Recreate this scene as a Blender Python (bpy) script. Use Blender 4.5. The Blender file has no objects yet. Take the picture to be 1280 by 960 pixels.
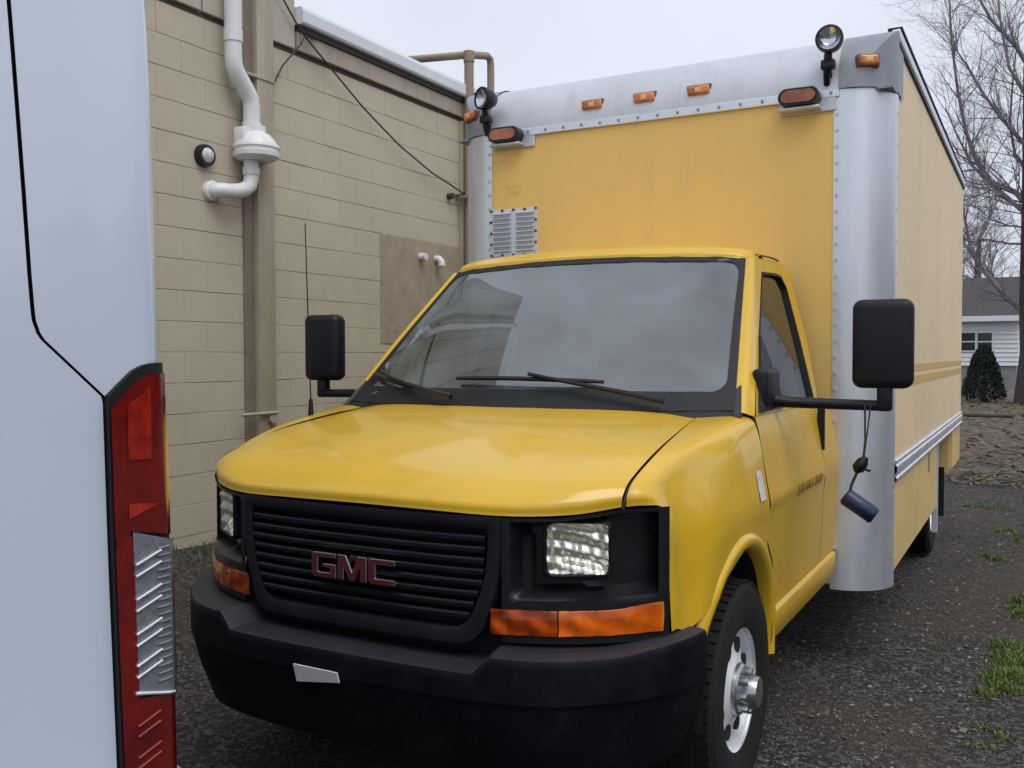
import bpy, bmesh, math, random
import numpy as np
from mathutils import Vector, Matrix

random.seed(7); rng = np.random.default_rng(7)
SC = bpy.context.scene
COL = SC.collection
R = math.radians

# ------------------------------------------------------------------ camera, sky, sun, exposure
CAM = (1.8347, -3.2386, 1.5231); YAW, PIT, ROL = 0.5025, -0.0302, 0.0017
cd = bpy.data.cameras.new('camera'); cam = bpy.data.objects.new('camera', cd); COL.objects.link(cam)
cd.sensor_width = 36; cd.lens = 36 * 1197.64 / 1280; cd.clip_start = .05; cd.clip_end = 1000
Rm = Matrix.Rotation(YAW, 3, 'Z') @ Matrix.Rotation(PIT, 3, 'X') @ Matrix.Rotation(ROL, 3, 'Y')
right, fwd, up_ = Rm.col[0], Rm.col[1], Rm.col[2]
M3 = Matrix((right, up_, -fwd)).transposed()
cam.matrix_world = Matrix.Translation(CAM) @ M3.to_4x4()
SC.camera = cam

SUN_EL, SUN_AZ = R(61), R(124)        # azimuth measured from +y towards +x
w = bpy.data.worlds.new('World'); SC.world = w; w.use_nodes = True
nt = w.node_tree; nt.nodes.clear()
sky = nt.nodes.new('ShaderNodeTexSky'); sky.sky_type = 'NISHITA'; sky.sun_disc = False
sky.sun_elevation = SUN_EL; sky.sun_rotation = SUN_AZ; sky.air_density = 1.0; sky.dust_density = 4.0
hs = nt.nodes.new('ShaderNodeHueSaturation'); hs.inputs['Saturation'].default_value = .45
tc = nt.nodes.new('ShaderNodeTexCoord')
nz = nt.nodes.new('ShaderNodeTexNoise'); nz.inputs['Scale'].default_value = 2.2; nz.inputs['Detail'].default_value = 5
cr_ = nt.nodes.new('ShaderNodeValToRGB')
cr_.color_ramp.elements[0].position = .3; cr_.color_ramp.elements[0].color = (7.9, 8.5, 9.7, 1)
cr_.color_ramp.elements[1].position = .75; cr_.color_ramp.elements[1].color = (9.3, 9.85, 11.0, 1)
mx = nt.nodes.new('ShaderNodeMixRGB'); mx.inputs[0].default_value = .86
bgn = nt.nodes.new('ShaderNodeBackground'); bgn.inputs['Strength'].default_value = .1
wo = nt.nodes.new('ShaderNodeOutputWorld')
L = nt.links.new
L(sky.outputs[0], hs.inputs['Color']); L(hs.outputs[0], mx.inputs[1])
L(tc.outputs['Generated'], nz.inputs['Vector']); L(nz.outputs[0], cr_.inputs[0]); L(cr_.outputs[0], mx.inputs[2])
L(mx.outputs[0], bgn.inputs['Color']); L(bgn.outputs[0], wo.inputs[0])

sd = bpy.data.lights.new('sun', 'SUN'); sd.energy = 1.55; sd.angle = R(40); sd.color = (1, .98, .94)
sun = bpy.data.objects.new('sun', sd); COL.objects.link(sun)
sdir = Vector((math.sin(SUN_AZ) * math.cos(SUN_EL), math.cos(SUN_AZ) * math.cos(SUN_EL), math.sin(SUN_EL)))
sun.rotation_euler = sdir.to_track_quat('Z', 'Y').to_euler(); sun.location = (6, -6, 12)

vs = SC.view_settings; vs.view_transform = 'Standard'; vs.look = 'None'; vs.exposure = 0; vs.gamma = 1
SC.cycles.max_bounces = 7; SC.cycles.transparent_max_bounces = 10

# ------------------------------------------------------------------ materials
def mat(name, col, rough=.5, metal=0, var=0, scale=6, bump=0, bscale=60, coat=0, col2=None, spec=.5, stretch=None, rvar=0, grime=0, gscale=(3, 3, .5), gcol=None, spots=0):
    m = bpy.data.materials.new(name); m.use_nodes = True
    t = m.node_tree; b = t.nodes['Principled BSDF']; l = t.links.new
    b.inputs['Base Color'].default_value = (*col, 1); b.inputs['Roughness'].default_value = rough
    b.inputs['Metallic'].default_value = metal; b.inputs['Coat Weight'].default_value = coat
    b.inputs['Coat Roughness'].default_value = .075; b.inputs['Specular IOR Level'].default_value = spec
    if var or bump or col2 or rvar or grime or spots:
        tc = t.nodes.new('ShaderNodeNewGeometry'); vec = pos = tc.outputs['Position']
        if stretch:
            mp = t.nodes.new('ShaderNodeMapping'); mp.inputs['Scale'].default_value = stretch
            l(vec, mp.inputs[0]); vec = mp.outputs[0]
    if var or col2 or rvar:
        n = t.nodes.new('ShaderNodeTexNoise'); n.inputs['Scale'].default_value = scale; n.inputs['Detail'].default_value = 8
        n.inputs['Roughness'].default_value = .65
        l(vec, n.inputs['Vector'])
        r = t.nodes.new('ShaderNodeValToRGB')
        a = col if col2 is None else col2
        r.color_ramp.elements[0].position = .3; r.color_ramp.elements[1].position = .7
        r.color_ramp.elements[0].color = (*[c * (1 - var) for c in a], 1)
        r.color_ramp.elements[1].color = (*[min(1, c * (1 + var)) for c in col], 1)
        l(n.outputs[0], r.inputs[0])
        if var or col2: l(r.outputs[0], b.inputs['Base Color'])
        if rvar:
            mr = t.nodes.new('ShaderNodeMapRange'); mr.inputs['From Min'].default_value = .3; mr.inputs['From Max'].default_value = .7
            mr.inputs['To Min'].default_value = max(0, rough - rvar); mr.inputs['To Max'].default_value = rough + rvar
            l(n.outputs[0], mr.inputs[0]); l(mr.outputs[0], b.inputs['Roughness'])
    def layer(vecn, sc, lo, hi, amt, colr, det=6):
        src = b.inputs['Base Color'].links[0].from_socket if b.inputs['Base Color'].links else None
        g = t.nodes.new('ShaderNodeTexNoise'); g.inputs['Scale'].default_value = sc; g.inputs['Detail'].default_value = det; g.inputs['Roughness'].default_value = .7
        l(vecn, g.inputs['Vector'])
        mr2 = t.nodes.new('ShaderNodeMapRange'); mr2.inputs['From Min'].default_value = lo; mr2.inputs['From Max'].default_value = hi; mr2.inputs['To Max'].default_value = amt
        l(g.outputs[0], mr2.inputs[0])
        mm = t.nodes.new('ShaderNodeMixRGB'); mm.inputs[1].default_value = (*col, 1); mm.inputs[2].default_value = (*colr, 1)
        l(mr2.outputs[0], mm.inputs[0])
        if src: l(src, mm.inputs[1])
        l(mm.outputs[0], b.inputs['Base Color'])
    if grime:
        mp2 = t.nodes.new('ShaderNodeMapping'); mp2.inputs['Scale'].default_value = gscale; l(pos, mp2.inputs[0])
        layer(mp2.outputs[0], 2.0, .5, .78, grime, gcol or [c * .55 for c in col])
    if spots: layer(pos, 45, .66, .74, spots, gcol or [c * .4 for c in col], 3)
    if bump:
        n2 = t.nodes.new('ShaderNodeTexNoise'); n2.inputs['Scale'].default_value = bscale; n2.inputs['Detail'].default_value = 4
        l(vec, n2.inputs['Vector'])
        bp = t.nodes.new('ShaderNodeBump'); bp.inputs['Strength'].default_value = bump; bp.inputs['Distance'].default_value = .01
        l(n2.outputs[0], bp.inputs['Height']); l(bp.outputs[0], b.inputs['Normal'])
    return m

def glass(name, tint, ior=1.5, rough=.0, dust_sheen=0):
    m = bpy.data.materials.new(name); m.use_nodes = True
    t = m.node_tree; t.nodes.clear(); l = t.links.new
    tr = t.nodes.new('ShaderNodeBsdfTransparent'); tr.inputs[0].default_value = (*tint, 1)
    gl = t.nodes.new('ShaderNodeBsdfGlossy'); gl.inputs['Roughness'].default_value = rough
    lw_ = t.nodes.new('ShaderNodeLayerWeight'); lw_.inputs['Blend'].default_value = .5
    pw = t.nodes.new('ShaderNodeMath'); pw.operation = 'POWER'; pw.inputs[1].default_value = 5; l(lw_.outputs['Facing'], pw.inputs[0])
    f0 = ((ior - 1) / (ior + 1)) ** 2
    fr = t.nodes.new('ShaderNodeMath'); fr.operation = 'MULTIPLY_ADD'; fr.inputs[1].default_value = 1 - f0; fr.inputs[2].default_value = f0; l(pw.outputs[0], fr.inputs[0])
    mx = t.nodes.new('ShaderNodeMixShader'); o = t.nodes.new('ShaderNodeOutputMaterial')
    l(fr.outputs[0], mx.inputs[0]); l(tr.outputs[0], mx.inputs[1]); l(gl.outputs[0], mx.inputs[2]); l(mx.outputs[0], o.inputs[0])
    if dust_sheen:
        df = t.nodes.new('ShaderNodeBsdfDiffuse'); df.inputs[0].default_value = (.40, .47, .52, 1)  # dust film, its pale blue also standing in for reflected sky
        c = t.nodes.new('ShaderNodeTexCoord'); n = t.nodes.new('ShaderNodeTexNoise'); n.inputs['Scale'].default_value = 2.6; n.inputs['Detail'].default_value = 7; n.inputs['Distortion'].default_value = .6
        mr = t.nodes.new('ShaderNodeMapRange'); mr.inputs['From Min'].default_value = .3; mr.inputs['From Max'].default_value = .7
        mr.inputs['To Min'].default_value = dust_sheen * .2; mr.inputs['To Max'].default_value = dust_sheen * 2.0
        m2 = t.nodes.new('ShaderNodeMixShader')
        l(c.outputs['Object'], n.inputs['Vector']); l(n.outputs[0], mr.inputs[0]); l(mr.outputs[0], m2.inputs[0]); l(mx.outputs[0], m2.inputs[1]); l(df.outputs[0], m2.inputs[2]); l(m2.outputs[0], o.inputs[0])
    return m

YEL = mat('yellow_paint', (.66, .398, .013), .34, var=.05, scale=2.5, coat=.5, bump=.015, bscale=3, rvar=.06, grime=.16, gscale=(1.5, 1.5, 1.2), spots=.22)
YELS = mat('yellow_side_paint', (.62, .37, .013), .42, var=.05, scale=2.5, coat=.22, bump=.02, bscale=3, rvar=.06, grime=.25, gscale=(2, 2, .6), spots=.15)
YBOX = mat('faded_yellow_front', (.82, .53, .15), .55, var=.05, scale=1.6, bump=.03, bscale=25, stretch=(1, 1, .5), grime=.30, gscale=(4, 1, .35), gcol=(.62, .43, .17), spots=.12)
YSIDE = mat('faded_cream_side', (.80, .62, .38), .55, var=.07, scale=1.3, bump=.03, bscale=20, stretch=(1, .4, 1), grime=.35, gscale=(1, 2.2, .3), gcol=(.50, .38, .22), spots=.2)
YSTRIPE = mat('stripe_yellow', (.62, .41, .11), .5, var=.08, scale=4)
TOUCH = mat('touch_up_yellow', (.78, .485, .11), .5, var=.12, scale=30)
YSKIRT = mat('skirt_yellow', (.70, .50, .20), .55, var=.1, scale=3, grime=.4, gscale=(1, 3, .4), spots=.2)
ALU = mat('aluminium', (.70, .725, .775), .42, metal=.75, var=.08, scale=5, bump=.03, bscale=30, stretch=(1, 1, .25), rvar=.08, grime=.35, gscale=(9, 9, .35), gcol=(.50, .50, .52), spots=.25)
ALUW = mat('white_aluminium_skin', (.57, .59, .64), .45, metal=.35, var=.10, scale=2.2, stretch=(1, 1, .3), rvar=.08, grime=.55, gscale=(7, 4, .8), gcol=(.42, .42, .43), spots=.2)
CAPG = mat('grey_casting', (.27, .29, .33), .5, metal=.2, var=.08, scale=8, grime=.3, gscale=(6, 6, 1), spots=.2)
BLK = mat('black_plastic', (.008, .009, .011), .36, spec=.4, var=.3, scale=20, bump=.04, bscale=200)
BLKM = mat('matt_black_plastic', (.0085, .0097, .0135), .5, spec=.28, var=.25, scale=9, bump=.05, bscale=250, rvar=.08)
PADM = mat('faded_step_pad', (.015, .0165, .022), .6, var=.2, scale=7, bump=.06, bscale=220, grime=.4, gscale=(3, 3, 3), gcol=(.028, .028, .032), spots=.4)
BUMPM = mat('textured_bumper_plastic', (.0048, .0052, .008), .52, var=.3, scale=5, bump=.06, bscale=220, rvar=.1, spec=.13, grime=.5, gscale=(3, 3, 2), gcol=(.022, .022, .025), spots=.4)
RUB = mat('rubber', (.009, .0095, .011), .6, spec=.35, var=.3, scale=14, bump=.1, bscale=120)
TYRE = mat('tyre_rubber', (.012, .012, .0125), .8, var=.35, scale=10, bump=.12, bscale=90, col2=(.018, .0165, .015), spec=.25)
DARK = mat('dark_underside', (.008, .008, .008), .9)
STEEL = mat('silver_wheel_paint', (.80, .81, .84), .36, metal=.2, var=.12, scale=10, rvar=.1, grime=.3, gscale=(8, 8, 8), gcol=(.35, .33, .31))
HUBM = mat('dull_chrome_hub', (.42, .43, .45), .28, metal=.9, var=.25, scale=25)
CHROME = mat('chrome', (.72, .72, .74), .14, metal=1, var=.1, scale=30, rvar=.06)
GLS = glass('windscreen_glass', (.30, .36, .34), 3.05, .010, .115)
GLSIDE = glass('side_glass', (.30, .33, .29), 1.45, .0, .02)
AMBG = glass('amber_glass', (1, .72, .45), 1.42, .03)
AMBG2 = AMBG
AMBR = mat('amber_reflector', (.95, .30, .03), .3, metal=.35, var=.25, scale=24)
AMBR2 = mat('dark_amber_reflector', (.42, .10, .01), .3, metal=.35, var=.4, scale=12)
LENSC = glass('clear_lens', (.92, .93, .95), 1.45, .03)
AMB = mat('amber_lens', (.78, .26, .035), .16, var=.15, scale=11, col2=(.38, .075, .008), coat=.6, bump=.15, bscale=60)
AMBD = mat('dark_amber_lens', (.40, .11, .015), .18, var=.2, scale=9, col2=(.17, .035, .006), coat=.6, bump=.1, bscale=60)
REDB = mat('red_emblem', (.085, .006, .008), .25, var=.1, coat=.5)
RED = mat('red_lens', (.15, .006, .005), .1, var=.5, scale=10, coat=1, bump=.06, bscale=40)
REDL = mat('bright_red_lens', (.32, .017, .008), .1, var=.5, scale=22, coat=1)
VANW = mat('white_van_paint', (.61, .68, .795), .3, var=.008, scale=2, coat=.9, bump=.008, bscale=2, grime=.02, gscale=(1, 1, .5))
INT = mat('cab_trim_grey', (.035, .037, .038), .8, var=.2, scale=8)
SEAT = mat('seat_cloth', (.06, .063, .066), .9, var=.2, scale=20)
WALLB = mat('tan_painted_block', (.50, .448, .345), .85, var=.06, scale=2.5, bump=.16, bscale=70, grime=.32, gscale=(1, 1.2, .8), gcol=(.43, .38, .30), spots=.15)
WALLJ = mat('tan_painted_mortar', (.50, .448, .345), .9, var=.15, scale=6, bump=.3, bscale=60)
PATCH = mat('brown_patch', (.36, .31, .23), .9, var=.15, scale=6, bump=.3, bscale=60, grime=.5, gscale=(1, 2, 1), gcol=(.30, .25, .18))
TANM = mat('tan_metal_trim', (.40, .345, .265), .6, var=.12, scale=5, bump=.05, bscale=40, stretch=(1, 1, .3), grime=.4, gscale=(5, 5, .3))
SIDING = mat('tan_siding', (.45, .41, .33), .65, var=.08, scale=4)
GAPM = mat('dark_brown_gap', (.07, .058, .044), .9)
SHADOWT = mat('painted_shadow_tan', (.20, .17, .13), .7, var=.15, scale=5)
GUT = mat('white_gutter', (.66, .68, .72), .45, var=.05, scale=4)
PIPET = mat('rust_tan_pipe', (.25, .185, .135), .6, var=.25, scale=9, col2=(.36, .29, .21))
PVC = mat('white_pvc', (.72, .72, .73), .35, var=.05, scale=8, grime=.25, gscale=(4, 4, .8), gcol=(.5, .48, .44))
CABLE = mat('cable_dark', (.045, .038, .03), .7)
BARK = mat('bark', (.055, .046, .045), .9, var=.35, scale=6, bump=.4, bscale=20)
TWIG = mat('twig', (.20, .183, .20), .9, var=.3, scale=3)
NAVY = mat('navy_plastic', (.007, .013, .062), .35, var=.2, scale=20)
LABELW = mat('white_label', (.6, .6, .6), .5, var=.35, scale=40)
SEAMB = mat('brown_seam_line', (.05, .032, .012), .8)  # thin brown lines tracing the hood and door gaps
RESID = mat('emblem_residue', (.25, .15, .02), .6, var=.2, scale=60)
CLEARP = mat('white_plate', (.72, .72, .72), .45, var=.05)
REFL = mat('lamp_reflector', (1, .91, .76), .16, metal=.8, var=.08, scale=34, bump=.25, bscale=50)
MIRG = mat('mirror_silver', (.8, .8, .8), .03, metal=1)
HWALL = mat('white_clapboard', (.68, .70, .74), .6, var=.06, scale=2)
HROOF = mat('brown_shingle', (.055, .05, .052), .9, var=.25, scale=4, bump=.3, bscale=20)
HGL = mat('dark_house_glass', (.02, .024, .03), .08)
HFND = mat('grey_foundation', (.22, .22, .235), .9, var=.2, scale=3)
ARB = mat('dark_evergreen', (.020, .032, .02), .8, var=.4, scale=5)
GRASS = mat('grass_blade', (.10, .165, .03), .65, var=.25, scale=3, col2=(.11, .14, .035))
STONE = mat('gravel_stone', (.13, .124, .122), .85, var=.4, scale=11, col2=(.042, .039, .038))
FLECK = mat('pale_gravel_fleck', (.26, .25, .25), .8, var=.3, scale=15)
LOG = mat('weathered_log', (.10, .085, .07), .9, var=.3, scale=5, bump=.3, bscale=15)
BRUSH = mat('dead_brush', (.17, .135, .10), .9, var=.4, scale=1.3, col2=(.07, .062, .036))

# ------------------------------------------------------------------ mesh helpers
WLOC = {}
class MB:
    def __init__(s): s.v = []; s.f = []
    def add(s, V, Fc):
        n = len(s.v); s.v += [tuple(map(float, p)) for p in V]; s.f += [tuple(i + n for i in f) for f in Fc]; return s
    def bm(s, b):
        b.verts.index_update(); s.add([v.co[:] for v in b.verts], [[v.index for v in f.verts] for f in b.faces]); b.free(); return s
    def box(s, lo, hi, bev=0, seg=2, M=None):
        b = bmesh.new(); bmesh.ops.create_cube(b, size=1)
        lo = Vector(lo); hi = Vector(hi)
        for v in b.verts: v.co = Vector([(lo[i] + hi[i]) / 2 + v.co[i] * (hi[i] - lo[i]) for i in range(3)])
        if bev: bmesh.ops.bevel(b, geom=list(b.edges), offset=bev, segments=seg, profile=.5, affect='EDGES', clamp_overlap=True)
        if M is not None: bmesh.ops.transform(b, matrix=M, verts=b.verts)
        return s.bm(b)
    def tube(s, pts, r, n=8, cap=True):
        pts = [Vector(p) for p in pts]; k = len(pts)
        rs = r if hasattr(r, '__len__') else [r] * k
        V = []; Fc = []; prev = None
        for i, p in enumerate(pts):
            t = (pts[min(i + 1, k - 1)] - pts[max(i - 1, 0)])
            t = t.normalized() if t.length > 1e-9 else Vector((0, 0, 1))
            if prev is None:
                a = t.cross(Vector((0, 0, 1)));
                if a.length < .05: a = t.cross(Vector((1, 0, 0)))
            else:
                a = prev - t * prev.dot(t)
                if a.length < 1e-6: a = t.orthogonal()
            a.normalize(); prev = a; b = t.cross(a)
            for j in range(n):
                q = 2 * math.pi * j / n; V.append(p + (a * math.cos(q) + b * math.sin(q)) * rs[i])
        for i in range(k - 1):
            for j in range(n):
                Fc.append((i * n + j, i * n + (j + 1) % n, (i + 1) * n + (j + 1) % n, (i + 1) * n + j))
        if cap: Fc += [tuple(range(n))[::-1], tuple((k - 1) * n + j for j in range(n))]
        return s.add(V, Fc)
    def lathe(s, prof, o, axis='x', n=32, sg=1):
        V = []; Fc = []; k = len(prof)
        for (h, r) in prof:
            for j in range(n):
                q = 2 * math.pi * j / n; c, d = r * math.cos(q), r * math.sin(q)
                p = {'x': (sg * h, c, d), 'y': (c, sg * h, d), 'z': (c, d, sg * h)}[axis]
                V.append((o[0] + p[0], o[1] + p[1], o[2] + p[2]))
        for i in range(k - 1):
            for j in range(n): Fc.append((i * n + j, i * n + (j + 1) % n, (i + 1) * n + (j + 1) % n, (i + 1) * n + j))
        return s.add(V, Fc)
    def grid(s, G, closeu=False):
        G = np.asarray(G); a, b = G.shape[:2]; Fc = []
        for i in range(a - 1):
            for j in range(b - 1): Fc.append((i * b + j, i * b + j + 1, (i + 1) * b + j + 1, (i + 1) * b + j))
        return s.add(G.reshape(-1, 3), Fc)
    def prism(s, poly, mapf, d0, d1):
        n = len(poly); V = [mapf(p, d0) for p in poly] + [mapf(p, d1) for p in poly]
        return s.add(V, [tuple(range(n))[::-1], tuple(range(n, 2 * n))] + [(i, (i + 1) % n, n + (i + 1) % n, n + i) for i in range(n)])
    def build(s, name, m, parent=None, smooth=35, kind=None, bev=0, solid=0, recalc=True):
        me = bpy.data.meshes.new(name); me.from_pydata(s.v, [], s.f)
        if recalc:
            b = bmesh.new(); b.from_mesh(me); bmesh.ops.remove_doubles(b, verts=b.verts, dist=1e-6)
            bmesh.ops.recalc_face_normals(b, faces=b.faces); b.to_mesh(me); b.free()
        me.materials.append(m)
        if smooth:
            me.shade_smooth(); me.set_sharp_from_angle(angle=R(smooth))
        o = bpy.data.objects.new(name, me); COL.objects.link(o)
        if parent is not None:
            o.parent = parent; o.location = -WLOC[parent.name]
        WLOC[o.name] = Vector((0, 0, 0))
        if solid:
            md = o.modifiers.new('thickness', 'SOLIDIFY'); md.thickness = solid; md.offset = 0
        if bev:
            md = o.modifiers.new('bevel', 'BEVEL'); md.width = bev; md.segments = 2; md.limit_method = 'ANGLE'
        if kind: o['kind'] = kind
        return o

def thing(name, label, cat, loc=(0, 0, 0), group=None):
    o = bpy.data.objects.new(name, None); COL.objects.link(o); o.location = loc; o.empty_display_size = .2
    WLOC[o.name] = Vector(loc); o['label'] = label; o['category'] = cat
    if group: o['group'] = group
    return o
def tag(o, label, cat, group=None):
    o['label'] = label; o['category'] = cat
    if group: o['group'] = group
    return o

def cr1(P, n):
    """Catmull-Rom through P (k,...) sampled n per segment"""
    P = np.asarray(P, float); k = len(P)
    E = np.concatenate([[2 * P[0] - P[1]], P, [2 * P[-1] - P[-2]]])
    out = []
    for i in range(k - 1):
        p0, p1, p2, p3 = E[i], E[i + 1], E[i + 2], E[i + 3]
        for t in np.linspace(0, 1, n, endpoint=False):
            out.append(.5 * (2 * p1 + (p2 - p0) * t + (2 * p0 - 5 * p1 + 4 * p2 - p3) * t * t + (3 * p1 - p0 - 3 * p2 + p3) * t ** 3))
    out.append(P[-1]); return np.array(out)
def patch(net, nu=6, nv=6):
    A = cr1(net, nu); return np.swapaxes(cr1(np.swapaxes(A, 0, 1), nv), 0, 1)
def mir(G): G = np.array(G, float); G[..., 0] *= -1; return G

# ------------------------------------------------------------------ the setting: ground
def smooth01(t): t = np.clip(t, 0, 1); return t * t * (3 - 2 * t)
def ground_z(x, y):
    x = np.asarray(x, float); y = np.asarray(y, float)
    z = .27 * smooth01((-1.75 - x) / 1.2) * (1 - smooth01((y - 9) / 6))
    z = z + .018 * np.sin(x * 1.7 + .6 * y) * np.cos(y * 1.3) + .01 * np.sin(3.1 * x - 2.2 * y)
    near = np.exp(-(((x) / 2.0) ** 2 + ((y - 2) / 5) ** 4))
    z = z * (1 - .8 * near * (x > -1.5))
    return z - .006
def axis_pts(a, b, fine0, fine1, step, n):
    lo = a + (fine0 - a) * (1 - np.linspace(1, 0, n) ** 3) if a < fine0 else np.array([])
    hi = fine1 + (b - fine1) * np.linspace(0, 1, n) ** 3
    return np.unique(np.concatenate([lo, np.arange(fine0, fine1, step), hi]))
xs = axis_pts(-300, 300, -4.5, 6, .12, 14); ys = axis_pts(-300, 500, -4, 14, .14, 16)
XX, YY = np.meshgrid(xs, ys); ZZ = ground_z(XX, YY)
GM = bpy.data.materials.new('gravel_ground'); GM.use_nodes = True
t = GM.node_tree; l = t.links.new; b = t.nodes['Principled BSDF']; b.inputs['Roughness'].default_value = .9; b.inputs['Specular IOR Level'].default_value = .3
tc = t.nodes.new('ShaderNodeTexCoord')
vo = t.nodes.new('ShaderNodeTexVoronoi'); vo.inputs['Scale'].default_value = 62; l(tc.outputs['Object'], vo.inputs['Vector'])
vo2 = t.nodes.new('ShaderNodeTexVoronoi'); vo2.inputs['Scale'].default_value = 140; l(tc.outputs['Object'], vo2.inputs['Vector'])
r1 = t.nodes.new('ShaderNodeValToRGB'); e = r1.color_ramp.elements
e[0].position = 0; e[0].color = (.020, .0188, .0185, 1); e[1].position = 1; e[1].color = (.135, .127, .121, 1)
ee = e.new(.55); ee.color = (.038, .0352, .034, 1)
sp = t.nodes.new('ShaderNodeSeparateColor'); l(vo.outputs['Color'], sp.inputs[0]); l(sp.outputs[0], r1.inputs[0])
n1 = t.nodes.new('ShaderNodeTexNoise'); n1.inputs['Scale'].default_value = .85; n1.inputs['Detail'].default_value = 7; l(tc.outputs['Object'], n1.inputs['Vector'])
r2 = t.nodes.new('ShaderNodeValToRGB'); r2.color_ramp.elements[0].position = .42; r2.color_ramp.elements[1].position = .68
l(n1.outputs[0], r2.inputs[0])
mxa = t.nodes.new('ShaderNodeMixRGB'); mxa.inputs[2].default_value = (.072, .055, .042, 1)
mfa = t.nodes.new('ShaderNodeMath'); mfa.operation = 'MULTIPLY'; mfa.inputs[1].default_value = .9
l(r2.outputs[0], mfa.inputs[0]); l(mfa.outputs[0], mxa.inputs[0]); l(r1.outputs[0], mxa.inputs[1])
# far lot: leaf litter and thin grass
sx = t.nodes.new('ShaderNodeSeparateXYZ'); l(tc.outputs['Object'], sx.inputs[0])
n3 = t.nodes.new('ShaderNodeTexNoise'); n3.inputs['Scale'].default_value = .55; n3.inputs['Detail'].default_value = 8; l(tc.outputs['Object'], n3.inputs['Vector'])
ma = t.nodes.new('ShaderNodeMath'); ma.operation = 'MULTIPLY_ADD'; ma.inputs[1].default_value = 9; l(n3.outputs[0], ma.inputs[0]); l(sx.outputs['Y'], ma.inputs[2])
mr = t.nodes.new('ShaderNodeMapRange'); mr.inputs['From Min'].default_value = 13.5; mr.inputs['From Max'].default_value = 17.5; l(ma.outputs[0], mr.inputs[0])
n4 = t.nodes.new('ShaderNodeTexNoise'); n4.inputs['Scale'].default_value = 2.2; n4.inputs['Detail'].default_value = 9; n4.inputs['Roughness'].default_value = .75; l(tc.outputs['Object'], n4.inputs['Vector'])
r4 = t.nodes.new('ShaderNodeValToRGB'); e = r4.color_ramp.elements
e[0].position = .36; e[0].color = (.055, .042, .034, 1); e[1].position = .66; e[1].color = (.085, .10, .042, 1); ee = e.new(.5); ee.color = (.16, .125, .10, 1)
l(n4.outputs[0], r4.inputs[0])
mxb = t.nodes.new('ShaderNodeMixRGB'); l(mr.outputs[0], mxb.inputs[0]); l(mxa.outputs[0], mxb.inputs[1]); l(r4.outputs[0], mxb.inputs[2])
l(mxb.outputs[0], b.inputs['Base Color'])
hm = t.nodes.new('ShaderNodeMath'); hm.operation = 'ADD'; l(vo.outputs['Distance'], hm.inputs[0]); l(vo2.outputs['Distance'], hm.inputs[1])
bp = t.nodes.new('ShaderNodeBump'); bp.inputs['Strength'].default_value = .8; bp.inputs['Distance'].default_value = .012; bp.invert = True
l(hm.outputs[0], bp.inputs['Height']); l(bp.outputs[0], b.inputs['Normal'])
MB().grid(np.stack([XX, YY, ZZ], -1)).build('gravel_ground', GM, smooth=180, kind='structure', recalc=False)

# loose stones and grass (uncountable)
def stones(n, xr, yr, smin, smax):
    V = []; Fc = []
    base = np.array([(1, 0, 0), (0, 1, 0), (-1, 0, 0), (0, -1, 0), (0, 0, 1), (0, 0, -1)], float)
    fs = [(0, 1, 4), (1, 2, 4), (2, 3, 4), (3, 0, 4), (1, 0, 5), (2, 1, 5), (3, 2, 5), (0, 3, 5)]
    for _ in range(n):
        x = rng.uniform(*xr); y = yr[0] + (yr[1] - yr[0]) * rng.random() ** 1.5
        s = smin + (smax - smin) * rng.random() ** 3
        p = base * (1 + .35 * rng.standard_normal((6, 3))) * np.array([1, rng.uniform(.6, 1), rng.uniform(.4, .8)]) * s
        a = rng.uniform(0, 6.28); c, d = math.cos(a), math.sin(a)
        p = p @ np.array([[c, d, 0], [-d, c, 0], [0, 0, 1]])
        p += (x, y, float(ground_z(x, y)) + s * .15)
        k = len(V); V += list(p); Fc += [tuple(i + k for i in f) for f in fs]
    return V, Fc
mb = MB()
mb.add(*stones(15000, (.6, 2.6), (.2, 9), .003, .0125)); mb.add(*stones(5000, (-3, -.6), (-1.6, 2.2), .003, .0125)); mb.add(*stones(50, (1.2, 2.2), (1, 8), .010, .018))
fl = MB(); fl.add(*stones(800, (.9, 2.4), (.3, 9), .004, .013)); fl.add(*stones(110, (-3, -.8), (-1.6, 2.0), .004, .009))
fl.build('pale_gravel', FLECK, smooth=0, kind='stuff')['label'] = 'pale gravel flecks scattered among the darker stones'
mb.build('loose_gravel', STONE, smooth=0, kind='stuff')['label'] = 'loose grey gravel stones scattered over the lot'

def blades(spots, mb):
    V = []; Fc = []
    for (cx, cy, rad, n, h) in spots:
        for _ in range(n):
            a = rng.uniform(0, 6.28); q = rad * math.sqrt(rng.random()); x = cx + q * math.cos(a); y = cy + q * math.sin(a)
            hh = h * rng.uniform(.4, 1.1) * (1 - .5 * (q / rad) ** 2); b = rng.uniform(0, 6.28); wd = rng.uniform(.0025, .005)
            ln = hh * rng.uniform(.2, .9); d = rng.uniform(0, 6.28); z = float(ground_z(x, y)) - .004
            u = np.array([math.cos(b) * wd, math.sin(b) * wd, 0]); m_ = np.array([math.cos(d) * ln, math.sin(d) * ln, 0])
            p = np.array([x, y, z]); k = len(V)
            V += [p - u, p + u, p + m_ * .35 + u * .8 + (0, 0, hh * .65), p + m_ * .35 - u * .8 + (0, 0, hh * .65), p + m_ + (0, 0, hh)]
            Fc += [(k, k + 1, k + 2, k + 3), (k + 3, k + 2, k + 4)]
    return mb.add(V, Fc)
spots = []
def scatter(cx, cy, sx_, sy_, k, rad, n, h):
    for _ in range(k): spots.append((cx + rng.normal() * sx_, cy + rng.normal() * sy_, rad * rng.uniform(.5, 1.3), int(n * rng.uniform(.5, 1.4)), h * rng.uniform(.7, 1.2)))
scatter(1.735, 1.95, .055, .25, 22, .075, 120, .05)
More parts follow.
